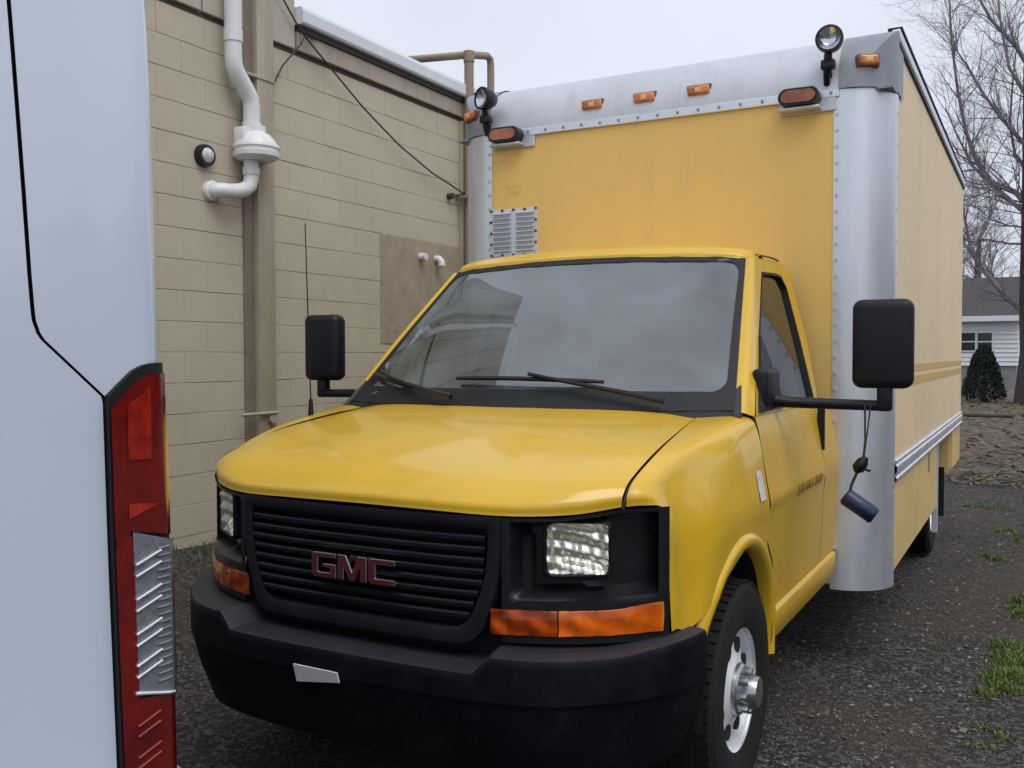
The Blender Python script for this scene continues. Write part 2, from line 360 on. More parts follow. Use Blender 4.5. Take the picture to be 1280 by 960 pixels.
scatter(1.74, 3.2, .04, .2, 9, .06, 80, .045)       # clump at the right edge
scatter(2.15, 2.6, .16, .55, 24, .15, 110, .07)
scatter(1.78, 3.5, .05, .25, 6, .07, 80, .05)
scatter(1.58, 4.6, .05, .15, 4, .06, 70, .05)
scatter(1.72, 5.9, .15, .5, 9, .08, 60, .05)
scatter(1.75, .95, .12, .1, 5, .05, 40, .04)
scatter(1.35, 2.0, .1, .2, 3, .05, 25, .04)
scatter(1.7, 9.5, .6, 1.6, 40, .2, 60, .06)
for yy in np.arange(-.6, 3.6, .09): spots.append((-2.88 + rng.normal() * .07, yy, .08, int(22 * rng.uniform(.1, 1.5)), .085))
blades(spots, MB()).build('grass_tufts', GRASS, smooth=0, kind='stuff', recalc=False)['label'] = 'green grass tufts growing through the gravel'

# ------------------------------------------------------------------ building on the left
WX = -3.02
bld = thing('block_building', 'tan painted concrete block building along the left of the truck', 'building', (-7, 3, 0))
Y0, Y1 = -1.0, 15.0
m_ = MB(); m_.box((-11, Y0, 0), (WX - .007, Y1, 3.93)); m_.build('wall', WALLJ, bld, 0)
m_ = MB(); m_.box((-11, Y0, 3.93), (WX + .004, 2.262, 6.2)); m_.build('upper_wall', SIDING, bld, 0)
CH, BL = .2, .4
zj = 1.945
mf = {}
def block_mesh(y0, y1, z0, z1):
    key = (round(y1 - y0, 3),)
    if key not in mf:
        mb = MB(); mb.box((-.013, .0006, .0014), (.0, y1 - y0 - .0006, z1 - z0 - .0014), .0022, 1)
        o = mb.build('block', WALLB, bld, 30); mf[key] = o.data; bpy.data.objects.remove(o)
    return mf[key]
for c in range(-9, 9):
    z0 = zj + c * CH
    off = 2.39 + (.2 if c % 2 == 0 else 0) - BL * 10
    k = 0
    while True:
        a = off + k * BL; k += 1
        bq = a + BL
        if bq <= .55: continue
        if a >= 4.95: break
        if 1.69 < a and bq < 1.93: continue
        me = block_mesh(a, bq, z0, z0 + CH)
        o = bpy.data.objects.new('block', me); COL.objects.link(o); o.parent = bld
        o.location = Vector((WX + random.uniform(-.0015, .001), a, z0)) - WLOC[bld.name]
        o.rotation_euler = (0, random.uniform(-.004, .004), random.uniform(-.003, .003))
MB().box((WX - .011, 4.95, 0), (WX - .002, Y1, 3.745)).build('plain_wall_face', WALLB, bld, 0)
MB().box((WX - .011, Y0, 0), (WX - .004, .62, 3.745)).build('plain_wall_face', WALLB, bld, 0)
# dark groove then siding / trim bands
MB().box((WX - .008, Y0, 3.747), (WX - .003, Y1, 3.779)).build('flashing_gap', GAPM, bld, 0)
# vertical siding panels left of pilaster (recessed joints)
yy = 2.25
while yy > Y0:
    MB().box((WX - .004, max(Y0, yy - .29), 3.78), (WX + .022, yy - .006, 6.2), .004, 1).build('siding_panel', SIDING, bld, 30); yy -= .30
MB().box((WX - .004, 2.264, 3.78), (WX + .03, Y1, 3.915), .004, 1).build('trim_board', TANM, bld, 30)
MB().box((WX - .02, 2.264, 3.916), (WX + .05, Y1, 3.957)).build('drip_edge', CABLE, bld, 0)
mb = MB(); prof = [(WX - .05, 3.96), (WX + .085, 3.96), (WX + .095, 3.975), (WX + .095, 4.055), (WX + .08, 4.085), (WX - .05, 4.09)]
mb.add([(x, 2.25, z) for x, z in prof] + [(x, Y1, z) for x, z in prof], [tuple(range(6))[::-1], tuple(range(6, 12))] + [(i, (i + 1) % 6, 6 + (i + 1) % 6, 6 + i) for i in range(6)])
mb.build('white_fascia', GUT, bld, 20)
MB().box((-11.1, 2.25, 3.94), (WX - .05, Y1 + .1, 4.05)).build('roof', HROOF, bld, 0)
# pilaster
MB().box((WX - .002, 1.80, .05), (WX + .07, 1.965, 6.1), .006, 2).build('pilaster', TANM, bld, 30)
MB().box((WX - .002, 1.715, .05), (WX + .025, 1.80, 6.1), .004, 1).build('pilaster_shadow_strip', SHADOWT, bld, 30)  # dark strip painted in for the shadow left of the pilaster
MB().box((WX - .002, 1.70, 3.45), (WX + .078, 1.97, 3.47), .003, 1).build('pilaster_collar', TANM, bld, 30)
MB().box((WX + .0, 3.30, 1.62), (WX + .006, 4.60, 2.545), .003, 1).build('plaster_patch', PATCH, bld, 30)
mb = MB(); mb.tube([(WX + .09, 1.60, 1.115), (WX + .09, 1.95, 1.115)], .012); mb.lathe([(0, 0), (0, .03), (.025, .03), (.025, 0)], (WX + .075, 1.90, 1.07), 'x', 12); mb.build('hose_bib', TANM, bld, 40)

# radon vent pipe
vp = thing('vent_pipe', 'white plastic vent pipe with round fan housing beside the wall pilaster', 'pipe', (WX + .1, 1.6, 2.6))
vx = WX + .10
MB().tube([(vx, 1.545, 6.2), (vx, 1.545, 3.52), (vx, 1.55, 3.47), (vx, 1.57, 3.43), (vx, 1.66, 3.33), (vx, 1.70, 3.28), (vx, 1.71, 3.22), (vx, 1.71, 3.06)], .058, 16).build('upper_pipe', PVC, vp, 50)
MB().lathe([(0, .058), (0, .064), (.085, .064), (.085, .058)], (vx, 1.545, 3.62), 'z', 16).build('coupling', PVC, vp, 50); MB().lathe([(0, .058), (0, .064), (.07, .065), (.07, .058)], (vx, 1.71, 3.05), 'z', 16).build('coupling', PVC, vp, 50)
MB().lathe([(0, 0), (0, .12), (.02, .155), (.05, .158), (.055, .150), (.075, .150), (.08, .158), (.10, .155), (.17, .10), (.19, .066), (.23, .064), (.23, 0)], (vx + .03, 1.72, 2.86), 'z', 28).build('fan_housing', PVC, vp, 40)
MB().box((vx - .04, 1.58, 2.93), (vx + .05, 1.66, 3.07), .01, 2).build('junction_box', PVC, vp, 40)
MB().tube([(vx, 1.70, 2.87), (vx, 1.70, 2.74), (vx, 1.685, 2.69), (vx, 1.64, 2.655), (vx, 1.58, 2.635), (vx, 1.50, 2.62), (vx - .01, 1.45, 2.62), (vx - .05, 1.425, 2.62), (WX + .0, 1.42, 2.62)], .051, 16).build('lower_elbow', PVC, vp, 50)
MB().lathe([(0, .05), (0, .058), (.05, .058), (.05, .05)], (vx, 1.70, 2.76), 'z', 16).build('coupling', PVC, vp, 50); MB().lathe([(0, .05), (0, .068), (.03, .066), (.04, .05)], (WX + .002, 1.42, 2.62), 'x', 16).build('wall_flange', PVC, vp, 50)

wl = thing('wall_light', 'small round wall fixture with grey lens left of the vent pipe', 'wall light', (WX, 1.36, 2.84))
MB().lathe([(0, .075), (.03, .075), (.05, .068), (.05, .05)], (WX, 1.36, 2.84), 'x', 20).build('housing', BLK, wl, 40)
MB().lathe([(.045, .052), (.065, .04), (.075, .0)], (WX, 1.36, 2.84), 'x', 20).build('lens', LABELW, wl, 60)

for i, (yy, zz, lab) in enumerate([(3.89, 2.40, 'left white plastic pipe outlet poking out of the brown wall patch'), (4.14, 2.385, 'right white pipe elbow turned downward on the brown wall patch')]):
    mb = MB()
    if i == 0: mb.tube([(WX, yy, zz), (WX + .07, yy, zz)], .034, 12)
    else: mb.tube([(WX, yy, zz + .02), (WX + .045, yy, zz + .015), (WX + .065, yy, zz - .005), (WX + .07, yy, zz - .05)], .032, 12)
    tag(mb.build('pipe_outlet', PVC, None, 50), lab, 'pipe', 'white pipe outlets in the wall patch')

gp = thing('gas_pipe', 'rusty tan vent pipe rising past the roof edge behind the truck box', 'pipe', (WX + .08, 4.58, 0))
px = WX + .10
MB().tube([(px, 4.58, .1), (px, 4.58, 4.34)], .045, 12).build('riser', PIPET, gp, 50)
MB().tube([(px - .9, 4.36, 4.36), (px, 4.58, 4.36), (px, 4.92, 4.44), (px, 4.98, 4.42), (px, 4.99, 4.36), (px, 4.99, 3.9)], .036, 12).build('crossover', PIPET, gp, 50)
MB().lathe([(-.05, .052), (.05, .052)], (px, 4.58, 4.34), 'z', 14).build('tee_fitting', PIPET, gp, 50)
MB().box((WX, 4.48, 3.0), (px + .05, 4.52, 3.03)).build('pipe_strap', PIPET, gp, 0)
MB().box((WX, 4.545, .12), (WX + .05, 4.615, 3.74)).build('back_channel', TANM, gp, 0)

tag(MB().tube([(WX + .06, 1.80, 4.35), (WX + .06, 2.20, 3.97), (WX + .07, 2.30, 3.88), (WX + .06, 2.62, 3.72), (WX + .06, 3.0, 3.52), (WX + .06, 3.5, 3.31), (WX + .06, 4.0, 3.16), (WX + .06, 4.56, 3.05)], .007, 6).build('drooping_cable', CABLE, None, 60),
    'dark cable drooping down across the block wall to the rusty pipe', 'cable')
tag(MB().tube([(WX + .05, 2.45, 3.90), (WX + .07, 2.30, 3.88), (WX + .06, 2.25, 3.80), (WX + .03, 2.10, 3.62), (WX + .015, 1.99, 3.42)], .006, 6).build('short_cable', CABLE, None, 60),
    'short cable dropping from the gutter corner to the pilaster', 'cable')
mb = MB(); mb.tube([(WX, 4.36, 3.005), (WX + .06, 4.36, 3.005)], .028, 8); mb.tube([(WX + .045, 4.36, 3.005), (WX + .045, 4.58, 3.05)], .012, 6)
tag(mb.build('wall_bracket', CABLE, None, 50), 'small dark bracket rod tying the rusty pipe to the wall', 'bracket')

# ------------------------------------------------------------------ TRUCK
trk = thing('box_truck', 'yellow box truck with silver trimmed cargo box and black bumper', 'truck', (0, 1.5, 0))
def P(mb, name, m, parent=None, **k): return mb.build(name, m, parent or trk, **k)
def Ff(x): return -.895 + .046 * x * x + .408 * x ** 4
def lipz(x): x = abs(x); return np.interp(x, [0, .25, .5, .65, .8, .9], [1.070, 1.068, 1.063, 1.066, 1.088, 1.09])

# hood
cols = [0, .25, .5, .68, .80]
ctr = {0: [(0, -.897, 1.070), (0, -.884, 1.108), (0, -.78, 1.172), (0, -.48, 1.254), (0, -.03, 1.322)],
       .25: [(.25, -.892, 1.068), (.25, -.878, 1.106), (.25, -.772, 1.171), (.25, -.468, 1.252), (.24, -.01, 1.322)],
       .5: [(.5, -.86, 1.063), (.5, -.845, 1.103), (.5, -.73, 1.169), (.5, -.425, 1.247), (.48, .045, 1.320)],
       .68: [(.68, -.788, 1.070), (.68, -.778, 1.113), (.68, -.688, 1.168), (.67, -.39, 1.243), (.63, .10, 1.314)],
       .80: [(.795, -.698, 1.088), (.798, -.692, 1.125), (.798, -.62, 1.166), (.79, -.36, 1.233), (.745, .16, 1.301)]}
netR = np.array([ctr[c] for c in cols])
net = np.concatenate([mir(netR[:0:-1]), netR])
hood = P(MB().grid(patch(np.swapaxes(net, 0, 1), 8, 5)), 'hood', YEL, smooth=60)
# dark channel under the hood seams
for s in (1, -1):
    seam = cr1([(.797, -.690, 1.085), (.802, -.684, 1.122), (.802, -.62, 1.162), (.793, -.36, 1.229), (.772, -.08, 1.268), (.748, .16, 1.296)], 6)
    seam[:, 0] *= s; seam[:, 2] -= .006
    P(MB().tube(seam, .0045, 6), 'hood_gap', SEAMB, smooth=60)
frows = [
 [(.804, -.685, 1.088), (.85, -.645, 1.090), (.886, -.603, 1.078), (.898, -.592, 1.0), (.90, -.59, .9), (.902, -.585, .8), (.905, -.58, .715)],
 [(.807, -.680, 1.125), (.852, -.635, 1.122), (.877, -.590, 1.094), (.901, -.568, 1.0), (.905, -.564, .9), (.912, -.555, .8), (.913, -.545, .715)],
 [(.807, -.615, 1.166), (.850, -.565, 1.158), (.874, -.51, 1.116), (.905, -.49, 1.0), (.914, -.49, .9), (.916, -.49, .8), (.925, -.485, .70)],
 [(.799, -.36, 1.233), (.870, -.34, 1.224), (.902, -.33, 1.170), (.948, -.33, 1.04), (.965, -.33, .95), (.963, -.35, .86), (.958, -.385, .745)],
 [(.776, -.08, 1.276), (.888, -.08, 1.265), (.937, -.08, 1.205), (.968, -.08, 1.06), (.98, -.08, .985), (.98, -.08, .92), (.98, -.08, .865)],
 [(.757, .08, 1.293), (.898, .08, 1.286), (.944, .08, 1.225), (.976, .08, 1.07), (.988, .08, .985), (.985, .09, .92), (.985, .1, .855)],
 [(.752, .16, 1.301), (.903, .212, 1.299), (.95, .215, 1.240), (.98, .215, 1.07), (.993, .215, .985), (.988, .215, .9), (.986, .215, .80)]]
AC = (-.06, .44)      # wheel arch centre (y,z)
def arch_pt(a, r): return (AC[0] + r * math.cos(a) * .88, AC[1] + r * math.sin(a))
def sidex(y, z):
    zx = np.interp(z, [.4, .57, .75, .9, .955, .985, 1.02, 1.07, 1.24, 1.30], [.955, .968, .977, .984, .988, .996, .990, .980, .951, .935])
    fr = np.interp(y, [-.59, -.5, -.33, -.08, .1, .22], [.085, .058, .025, .010, .004, 0])
    return zx - fr
for s in (1, -1):
    sg = (lambda G: G) if s > 0 else mir
    fender = P(MB().grid(sg(patch(frows, 7, 5))), 'fender', YEL, smooth=60)
    # arch lip: swept half-round band
    ang = np.linspace(R(158), R(-4), 40); V = []
    for a in ang:
        row = []
        for (rr, dx) in [(.482, -.004), (.478, .010), (.462, .022), (.442, .020), (.428, .008), (.424, -.03)]:
            y, z = arch_pt(a, rr); row.append((s * (sidex(y, max(z, .5)) + dx), y, z))
        V.append(row)
    P(MB().grid(V), 'wheel_arch_lip', YEL, smooth=60)
    V = [[(s * x_, arch_pt(a, .426)[0], arch_pt(a, .426)[1]) for x_ in (.955, .75, .5)] for a in np.linspace(R(190), R(-20), 30)]
    P(MB().grid(V), 'wheel_well_liner', DARK, smooth=60)
    # filler behind arch + door
    zz = np.concatenate([np.linspace(1.298, .86, 30), np.linspace(.84, .575, 9)])
    def yd(z): return .224 + .118 * float(smooth01((.88 - z) / .16))
    G = []
    for z in zz: G.append([(s * sidex(y, z), y, z) for y in np.linspace(yd(z) + .004, 1.252, 10)])
    door = P(MB().grid(G), 'door', YELS, smooth=60)
    G = [[(s * (sidex(y, z) - .004), y, z) for y in np.linspace(.16, yd(z) + .012, 5)] for z in np.linspace(.86, .46, 10)]
    if s: P(MB().grid([[(s * (sidex(y, z) - .003), y, z) for y in np.linspace(max(.205, -.06 + .396 * math.sqrt(max(0, 1 - ((z - .44) / .45) ** 2))), yd(z) + .002, 3)] for z in np.linspace(.89, .46, 16)]), 'rear_arch_panel', YELS, smooth=60)
    P(MB().tube([(s * (sidex(yd(z), z) - .006), yd(z), z) for z in zz], .0042, 6), 'door_gap', SEAMB, smooth=60)
    # rocker: stepped sill
    G = [[(s * x_, y, z) for (x_, z) in [(.968, .572), (.981, .566), (.985, .556), (.980, .462), (.962, .446), (.90, .44)]] for y in np.linspace(.315, 1.56, 8)]
    P(MB().grid(G), 'sill', YELS, smooth=50)
    # B pillar / cab rear quarter
    def qx(y, z): return (sidex(y, z) if z <= 1.3 else .935 - .283 * (z - 1.3))
    G = [[(s * qx(y, z), y, z) for y in (1.258, 1.35, 1.45, 1.60)] for z in np.linspace(1.30, .575, 14)]
    P(MB().grid(G), 'rear_quarter', YELS, smooth=60)
    P(MB().box((min(s * .955, s * .986), 1.247, 1.09), (max(s * .955, s * .986), 1.266, 1.285)), 'door_seal', DARK, smooth=0)
    P(MB().tube([(s * (sidex(1.255, z) - .005), 1.255, z) for z in np.linspace(1.29, .58, 12)], .0045, 6), 'door_gap', DARK, smooth=60)
    # upper door frame (ring) on the greenhouse plane
    gx = lambda z: .935 - .283 * (z - 1.30)
    outer = [(.235, 1.300), (.55, 1.60), (.925, 1.945), (1.25, 1.957), (1.42, 1.955), (1.52, 1.90), (1.50, 1.6), (1.36, 1.300)]
    inner = [(.285, 1.312), (.58, 1.585), (.955, 1.885), (1.22, 1.897), (1.32, 1.893), (1.372, 1.84), (1.345, 1.6), (1.285, 1.312)]
    def ring(o_, i_, d):
        n = len(o_); V = [(s * (gx(z) + d), y, z) for y, z in o_] + [(s * (gx(z) + d), y, z) for y, z in i_] + [(s * (gx(z) + d - .03), y, z) for y, z in i_]
        return V, [(k, (k + 1) % n, n + (k + 1) % n, n + k) for k in range(n)] + [(n + k, n + (k + 1) % n, 2 * n + (k + 1) % n, 2 * n + k) for k in range(n)]
    def dens(p, m=5):
        p = np.array(p); return [tuple(q) for i in range(len(p)) for q in [p[i] + (p[(i + 1) % len(p)] - p[i]) * t for t in np.linspace(0, 1, m, endpoint=False)]]
    P(MB().add(*ring(dens(outer), dens(inner), .002)), 'door_frame', YELS, smooth=30)
    c_ = np.mean(inner, 0); inn2 = [tuple(np.array(p) + (c_ - np.array(p)) * .055) for p in inner]
    P(MB().add(*ring(dens(inner), dens(inn2), .004)), 'window_seal', RUB, smooth=30)
    P(MB().add([(s * (gx(z) - .012), y, z) for y, z in inner], [tuple(range(len(inner)))]), 'side_window', GLSIDE, smooth=0)
    for nm_, pts_ in (('pillar_trim', [(.16, 1.30), (.90, 1.93), (.99, 1.90), (.30, 1.29)]), ('header_trim', [(.90, 1.955), (.93, 1.87), (1.5, 1.87), (1.5, 1.955)]), ('rear_trim', [(1.30, 1.30), (1.33, 1.90), (1.56, 1.90), (1.56, 1.30)])):
        P(MB().prism(pts_, lambda p, d: (s * (gx(p[1]) + d), p[0], p[1]), -.060, -.035), nm_, INT, smooth=0)
    P(MB().box((min(s * .86, s * .90), .25, .55), (max(s * .86, s * .90), 1.55, 1.295)), 'door_card', INT, smooth=0)
    # drip rail shadow line above the door
    P(MB().tube([(s * (gx(1.95) + .004), .93, 1.957), (s * (gx(1.96) + .005), 1.20, 1.968), (s * (gx(1.96) + .004), 1.34, 1.965)], .005, 6), 'drip_rail', RESID, smooth=60)
    # A pillar
    pil = [[(s * a[0], a[1], a[2]) for a in row] for row in [
        [(.872, .19, 1.318), (.905, .192, 1.312), (.935, .225, 1.298)],
        [(.80, .525, 1.632), (.838, .53, 1.628), (.852, .565, 1.605)],
        [(.727, .865, 1.935), (.758, .872, 1.938), (.757, .94, 1.938)]]]
    P(MB().grid(patch(pil, 8, 4)), 'a_pillar', YEL, smooth=60)
    # sail panel (black) where the mirror arm mounts
    P(MB().prism([(.28, 1.312), (.60, 1.60), (.64, 1.50), (.66, 1.40), (.66, 1.312)], lambda p, d: (s * (gx(p[1]) + d), p[0], p[1]), -.008, .012), 'mirror_sail', BLKM, smooth=30)

# roof
rr = [[(0, .75, 1.957), (.25, .755, 1.955), (.5, .79, 1.948), (.65, .83, 1.942), (.727, .866, 1.934), (.757, .93, 1.937)],
      [(0, .775, 1.985), (.25, .78, 1.982), (.5, .815, 1.975), (.65, .85, 1.968), (.722, .885, 1.958), (.76, .94, 1.945)],
      [(0, .95, 2.03), (.25, .955, 2.027), (.5, .97, 2.015), (.65, .985, 1.998), (.725, 1.0, 1.978), (.758, 1.02, 1.953)],
      [(0, 1.61, 2.05), (.25, 1.61, 2.044), (.5, 1.61, 2.02), (.62, 1.61, 1.985), (.67, 1.61, 1.94), (.69, 1.61, 1.88)]]
rr = np.array(rr); rnet = np.concatenate([mir(rr[:, :0:-1]), rr], 1)
P(MB().grid(patch(rnet, 6, 5)), 'cab_roof', YEL, smooth=60)

# windscreen
wr = np.array([[(0, -.03, 1.318), (.25, -.012, 1.317), (.5, .042, 1.316), (.70, .105, 1.316), (.872, .19, 1.318)],
      [(0, .345, 1.645), (.235, .355, 1.643), (.47, .40, 1.640), (.65, .452, 1.635), (.80, .525, 1.632)],
      [(0, .75, 1.957), (.23, .755, 1.955), (.45, .785, 1.949), (.62, .822, 1.943), (.727, .865, 1.935)]])
wnet = np.concatenate([mir(wr[:, :0:-1]), wr], 1)
WS = patch(wnet, 12, 6)
P(MB().grid(WS), 'windscreen', GLS, smooth=180)
def wsp(u, v, off=0):        # u 0..1 left to right, v 0..1 bottom to top
    a, b_ = WS.shape[:2]; i = v * (a - 1); j = u * (b_ - 1); i0 = min(int(i), a - 2); j0 = min(int(j), b_ - 2); fi = i - i0; fj = j - j0
    p = WS[i0, j0] * (1 - fi) * (1 - fj) + WS[i0 + 1, j0] * fi * (1 - fj) + WS[i0, j0 + 1] * (1 - fi) * fj + WS[i0 + 1, j0 + 1] * fi * fj
    return p + np.array((0, -.66, .75)) * off
def ringpts(du, d0, d1, rc, n=96):   # rounded rect in uv
    pts = []
    u0, u1, v0, v1 = du, 1 - du, d0, 1 - d1
    cs = [(u1 - rc, v0 + rc * 2, -90), (u1 - rc, v1 - rc * 2, 0), (u0 + rc, v1 - rc * 2, 90), (u0 + rc, v0 + rc * 2, 180)]
    for cx, cy, a0 in cs:
        for k in range(9):
            a = R(a0 + 90 * k / 8); pts.append((cx + rc * math.cos(a), cy + 2 * rc * math.sin(a)))
    out = []
    for i in range(len(pts)):
        p, q = np.array(pts[i]), np.array(pts[(i + 1) % len(pts)])
        m2 = 8 if np.linalg.norm(q - p) > .15 else 1
        for t_ in range(m2): out.append(tuple(p + (q - p) * t_ / m2))
    return out
oi = ringpts(.0, .0, .0, .002); ii = ringpts(.024, .105, .04, .04)
n_ = len(oi); V = [wsp(*p, .004) for p in oi] + [wsp(*p, .004) for p in ii] + [wsp(*p, -.002) for p in ii]
P(MB().add(V, [(k, (k + 1) % n_, n_ + (k + 1) % n_, n_ + k) for k in range(n_)] + [(n_ + k, n_ + (k + 1) % n_, 2 * n_ + (k + 1) % n_, 2 * n_ + k) for k in range(n_)]), 'windscreen_border', RUB, smooth=40)
P(MB().grid([[tuple(wsp(u, v, .003) + np.array((0, dy, dz))) for u in np.linspace(0, 1, 30)] for v, dy, dz in ((.02, 0, 0), (0, -.005, -.01), (0, -.03, -.03))]), 'cowl', RUB, smooth=60)
def wiper(u0, v0, u1, v1, ua, va, ub, vb):
    bl = [wsp(u0 + (u1 - u0) * t_, v0 + (v1 - v0) * t_, .022 + .006 * math.sin(3.14 * t_)) for t_ in np.linspace(0, 1, 9)]
    wb_ = P(MB().tube(bl, [.007] + [.010] * 7 + [.007], 6), 'wiper', BLK, smooth=50)
    c = [wsp(ua + (ub - ua) * t_, va + (vb - va) * t_, .045 - .012 * t_ * 0 + .0) for t_ in np.linspace(0, 1, 5)]
    P(MB().tube(c, [.008, .008, .009, .011, .013], 6), 'wiper_arm', BLK, wb_, smooth=50)
wiper(.375, .145, .70, .135, .55, .15, .84, .01)
wiper(.035, .165, .27, .085, .10, .16, .40, .01)

# interior
P(MB().box((-.86, .30, .95), (.86, .75, 1.27), .05, 3), 'dashboard', INT, smooth=40)
P(MB().box((-.80, .08, 1.15), (.80, .35, 1.285), .02, 2), 'dash_top', INT, smooth=40)
P(MB().box((-.74, 1.50, .6), (.74, 1.58, 1.9)), 'cab_bulkhead', INT, smooth=0)
P(MB().box((-.9, .2, .5), (.9, 1.55, .56)), 'cab_floor', DARK, smooth=0)
for sx_ in (.42, -.42):
    st = P(MB().box((sx_ - .24, .95, .62), (sx_ + .24, 1.4, .95), .07, 3), 'seat', SEAT, smooth=40)
    P(MB().box((sx_ - .23, 1.3, .9), (sx_ + .23, 1.44, 1.5), .06, 3), 'backrest', SEAT, st, smooth=40)
    P(MB().box((sx_ - .13, 1.33, 1.52), (sx_ + .13, 1.42, 1.72), .04, 3), 'headrest', SEAT, st, smooth=40)
ringp = [(.42 + .19 * math.cos(a), .82 - .08 * math.sin(a), 1.25 + .17 * math.sin(a)) for a in np.linspace(0, 2 * math.pi, 25)]
P(MB().tube(ringp, .014, 8, False).tube([(.42, .82, 1.25), (.42, .6, 1.15)], .03, 8).tube([(.24, .82, 1.25), (.6, .82, 1.25)], .018, 6), 'steering_wheel', BLK, smooth=50)

# grille
def Gy(x, d=0): return Ff(x) + d
def loop(pts, rc_n=6):
    """round the corners of a polygon: list (x,z,r)"""
    out = []; n = len(pts)
    for i in range(n):
        p0 = np.array(pts[i - 1][:2]); p1 = np.array(pts[i][:2]); p2 = np.array(pts[(i + 1) % n][:2]); r = pts[i][2]
        a = p1 + (p0 - p1) / np.linalg.norm(p0 - p1) * r; b_ = p1 + (p2 - p1) / np.linalg.norm(p2 - p1) * r
        for t_ in np.linspace(0, 1, rc_n): out.append((1 - t_) ** 2 * a + 2 * t_ * (1 - t_) * p1 + t_ ** 2 * b_)
    return out
def dloop(l_, m, rc=6):
    n = len(l_); o = []
    for i in range(n):
        k = m if i % rc == rc - 1 else 1
        for t_ in range(k): o.append(l_[i] + (l_[(i + 1) % n] - l_[i]) * t_ / k)
    return o
ol = dloop(loop([(-.495, 1.058, .01), (.495, 1.058, .01), (.488, .86, .08), (.425, .682, .07), (-.425, .682, .07), (-.488, .86, .08)]), 10)
il = dloop(loop([(-.455, 1.024, .025), (.455, 1.024, .025), (.448, .87, .08), (.384, .728, .055), (-.384, .728, .055), (-.448, .87, .08)]), 10)
n_ = len(ol); assert n_ == len(il)
V = []
for lp, d in ((ol, .05), (ol, .002), ([o * .95 + i * .05 for o, i in zip(ol, il)], -.008), ([o * .30 + i * .70 for o, i in zip(ol, il)], -.010), (il, -.004), (il, .05)):
    V += [(p[0], Gy(p[0], d), p[1]) for p in lp]
Fc = [(q * n_ + k, q * n_ + (k + 1) % n_, (q + 1) * n_ + (k + 1) % n_, (q + 1) * n_ + k) for q in range(5) for k in range(n_)]
gr = P(MB().add(V, Fc), 'grille', BLKM, smooth=40)
P(MB().grid([[(x, Gy(x, .055), z) for x in np.linspace(-.47, .47, 17)] for z in np.linspace(.70, 1.04, 5)]), 'grille_backing', DARK, gr, smooth=60)
zs = np.linspace(.765, .992, 8)
for z in zs:
    hw = np.interp(z, [.738, .87, 1.018], [.385, .44, .447])
    xr = np.linspace(-hw, hw, 21); rowp = []
    for (d, h) in [(.045, .004), (.0, .011), (-.006, .006), (-.004, -.005), (.012, -.010), (.045, -.006)]:
        rowp.append([(x, Gy(x, d), z + h) for x in xr])
    P(MB().grid(rowp), 'slat', BLKM, gr, smooth=40)
# emblem
Gp = [(0, .12), (.1, 0), (1, 0), (1, .56), (.48, .56), (.48, .40), (.74, .40), (.74, .21), (.27, .21), (.27, .79), (1, .79), (1, 1), (.1, 1), (0, .88)]
Mp = [(0, 0), (.22, 0), (.22, .58), (.41, 0), (.59, 0), (.78, .58), (.78, 0), (1, 0), (1, 1), (.72, 1), (.5, .36), (.28, 1), (0, 1)]
Cp = [(0, .12), (.1, 0), (1, 0), (1, .23), (.27, .23), (.27, .77), (1, .77), (1, 1), (.1, 1), (0, .88)]
for poly, x0, wd in ((Gp, -.160, .098), (Mp, -.056, .112), (Cp, .062, .098)):
    z0, h = .832, .078
    f1 = lambda p, d: (x0 + p[0] * wd, Gy(x0 + p[0] * wd, d), z0 + p[1] * h)
    lt = P(MB().prism(poly, f1, -.006, -.026), 'emblem_letter', CHROME, gr, smooth=0, bev=.002)
    c0 = np.mean(poly, 0)
    n2 = []
    A = np.array(poly) * (wd, h); k = len(A)
    for i in range(k):      # inset polygon
        e1 = A[i] - A[i - 1]; e2 = A[(i + 1) % k] - A[i]; n1_ = np.array((-e1[1], e1[0])) / np.linalg.norm(e1); n2_ = np.array((-e2[1], e2[0])) / np.linalg.norm(e2)
        bs = n1_ + n2_; bs /= max(.35, bs @ bs / 2 + 1e-9) ; n2.append(A[i] + bs * .0026)
    f2 = lambda p, d: (x0 + p[0], Gy(x0 + p[0], d), z0 + p[1])
    P(MB().prism(n2, f2, -.02, -.0285), 'emblem_face', REDB, gr, smooth=0)

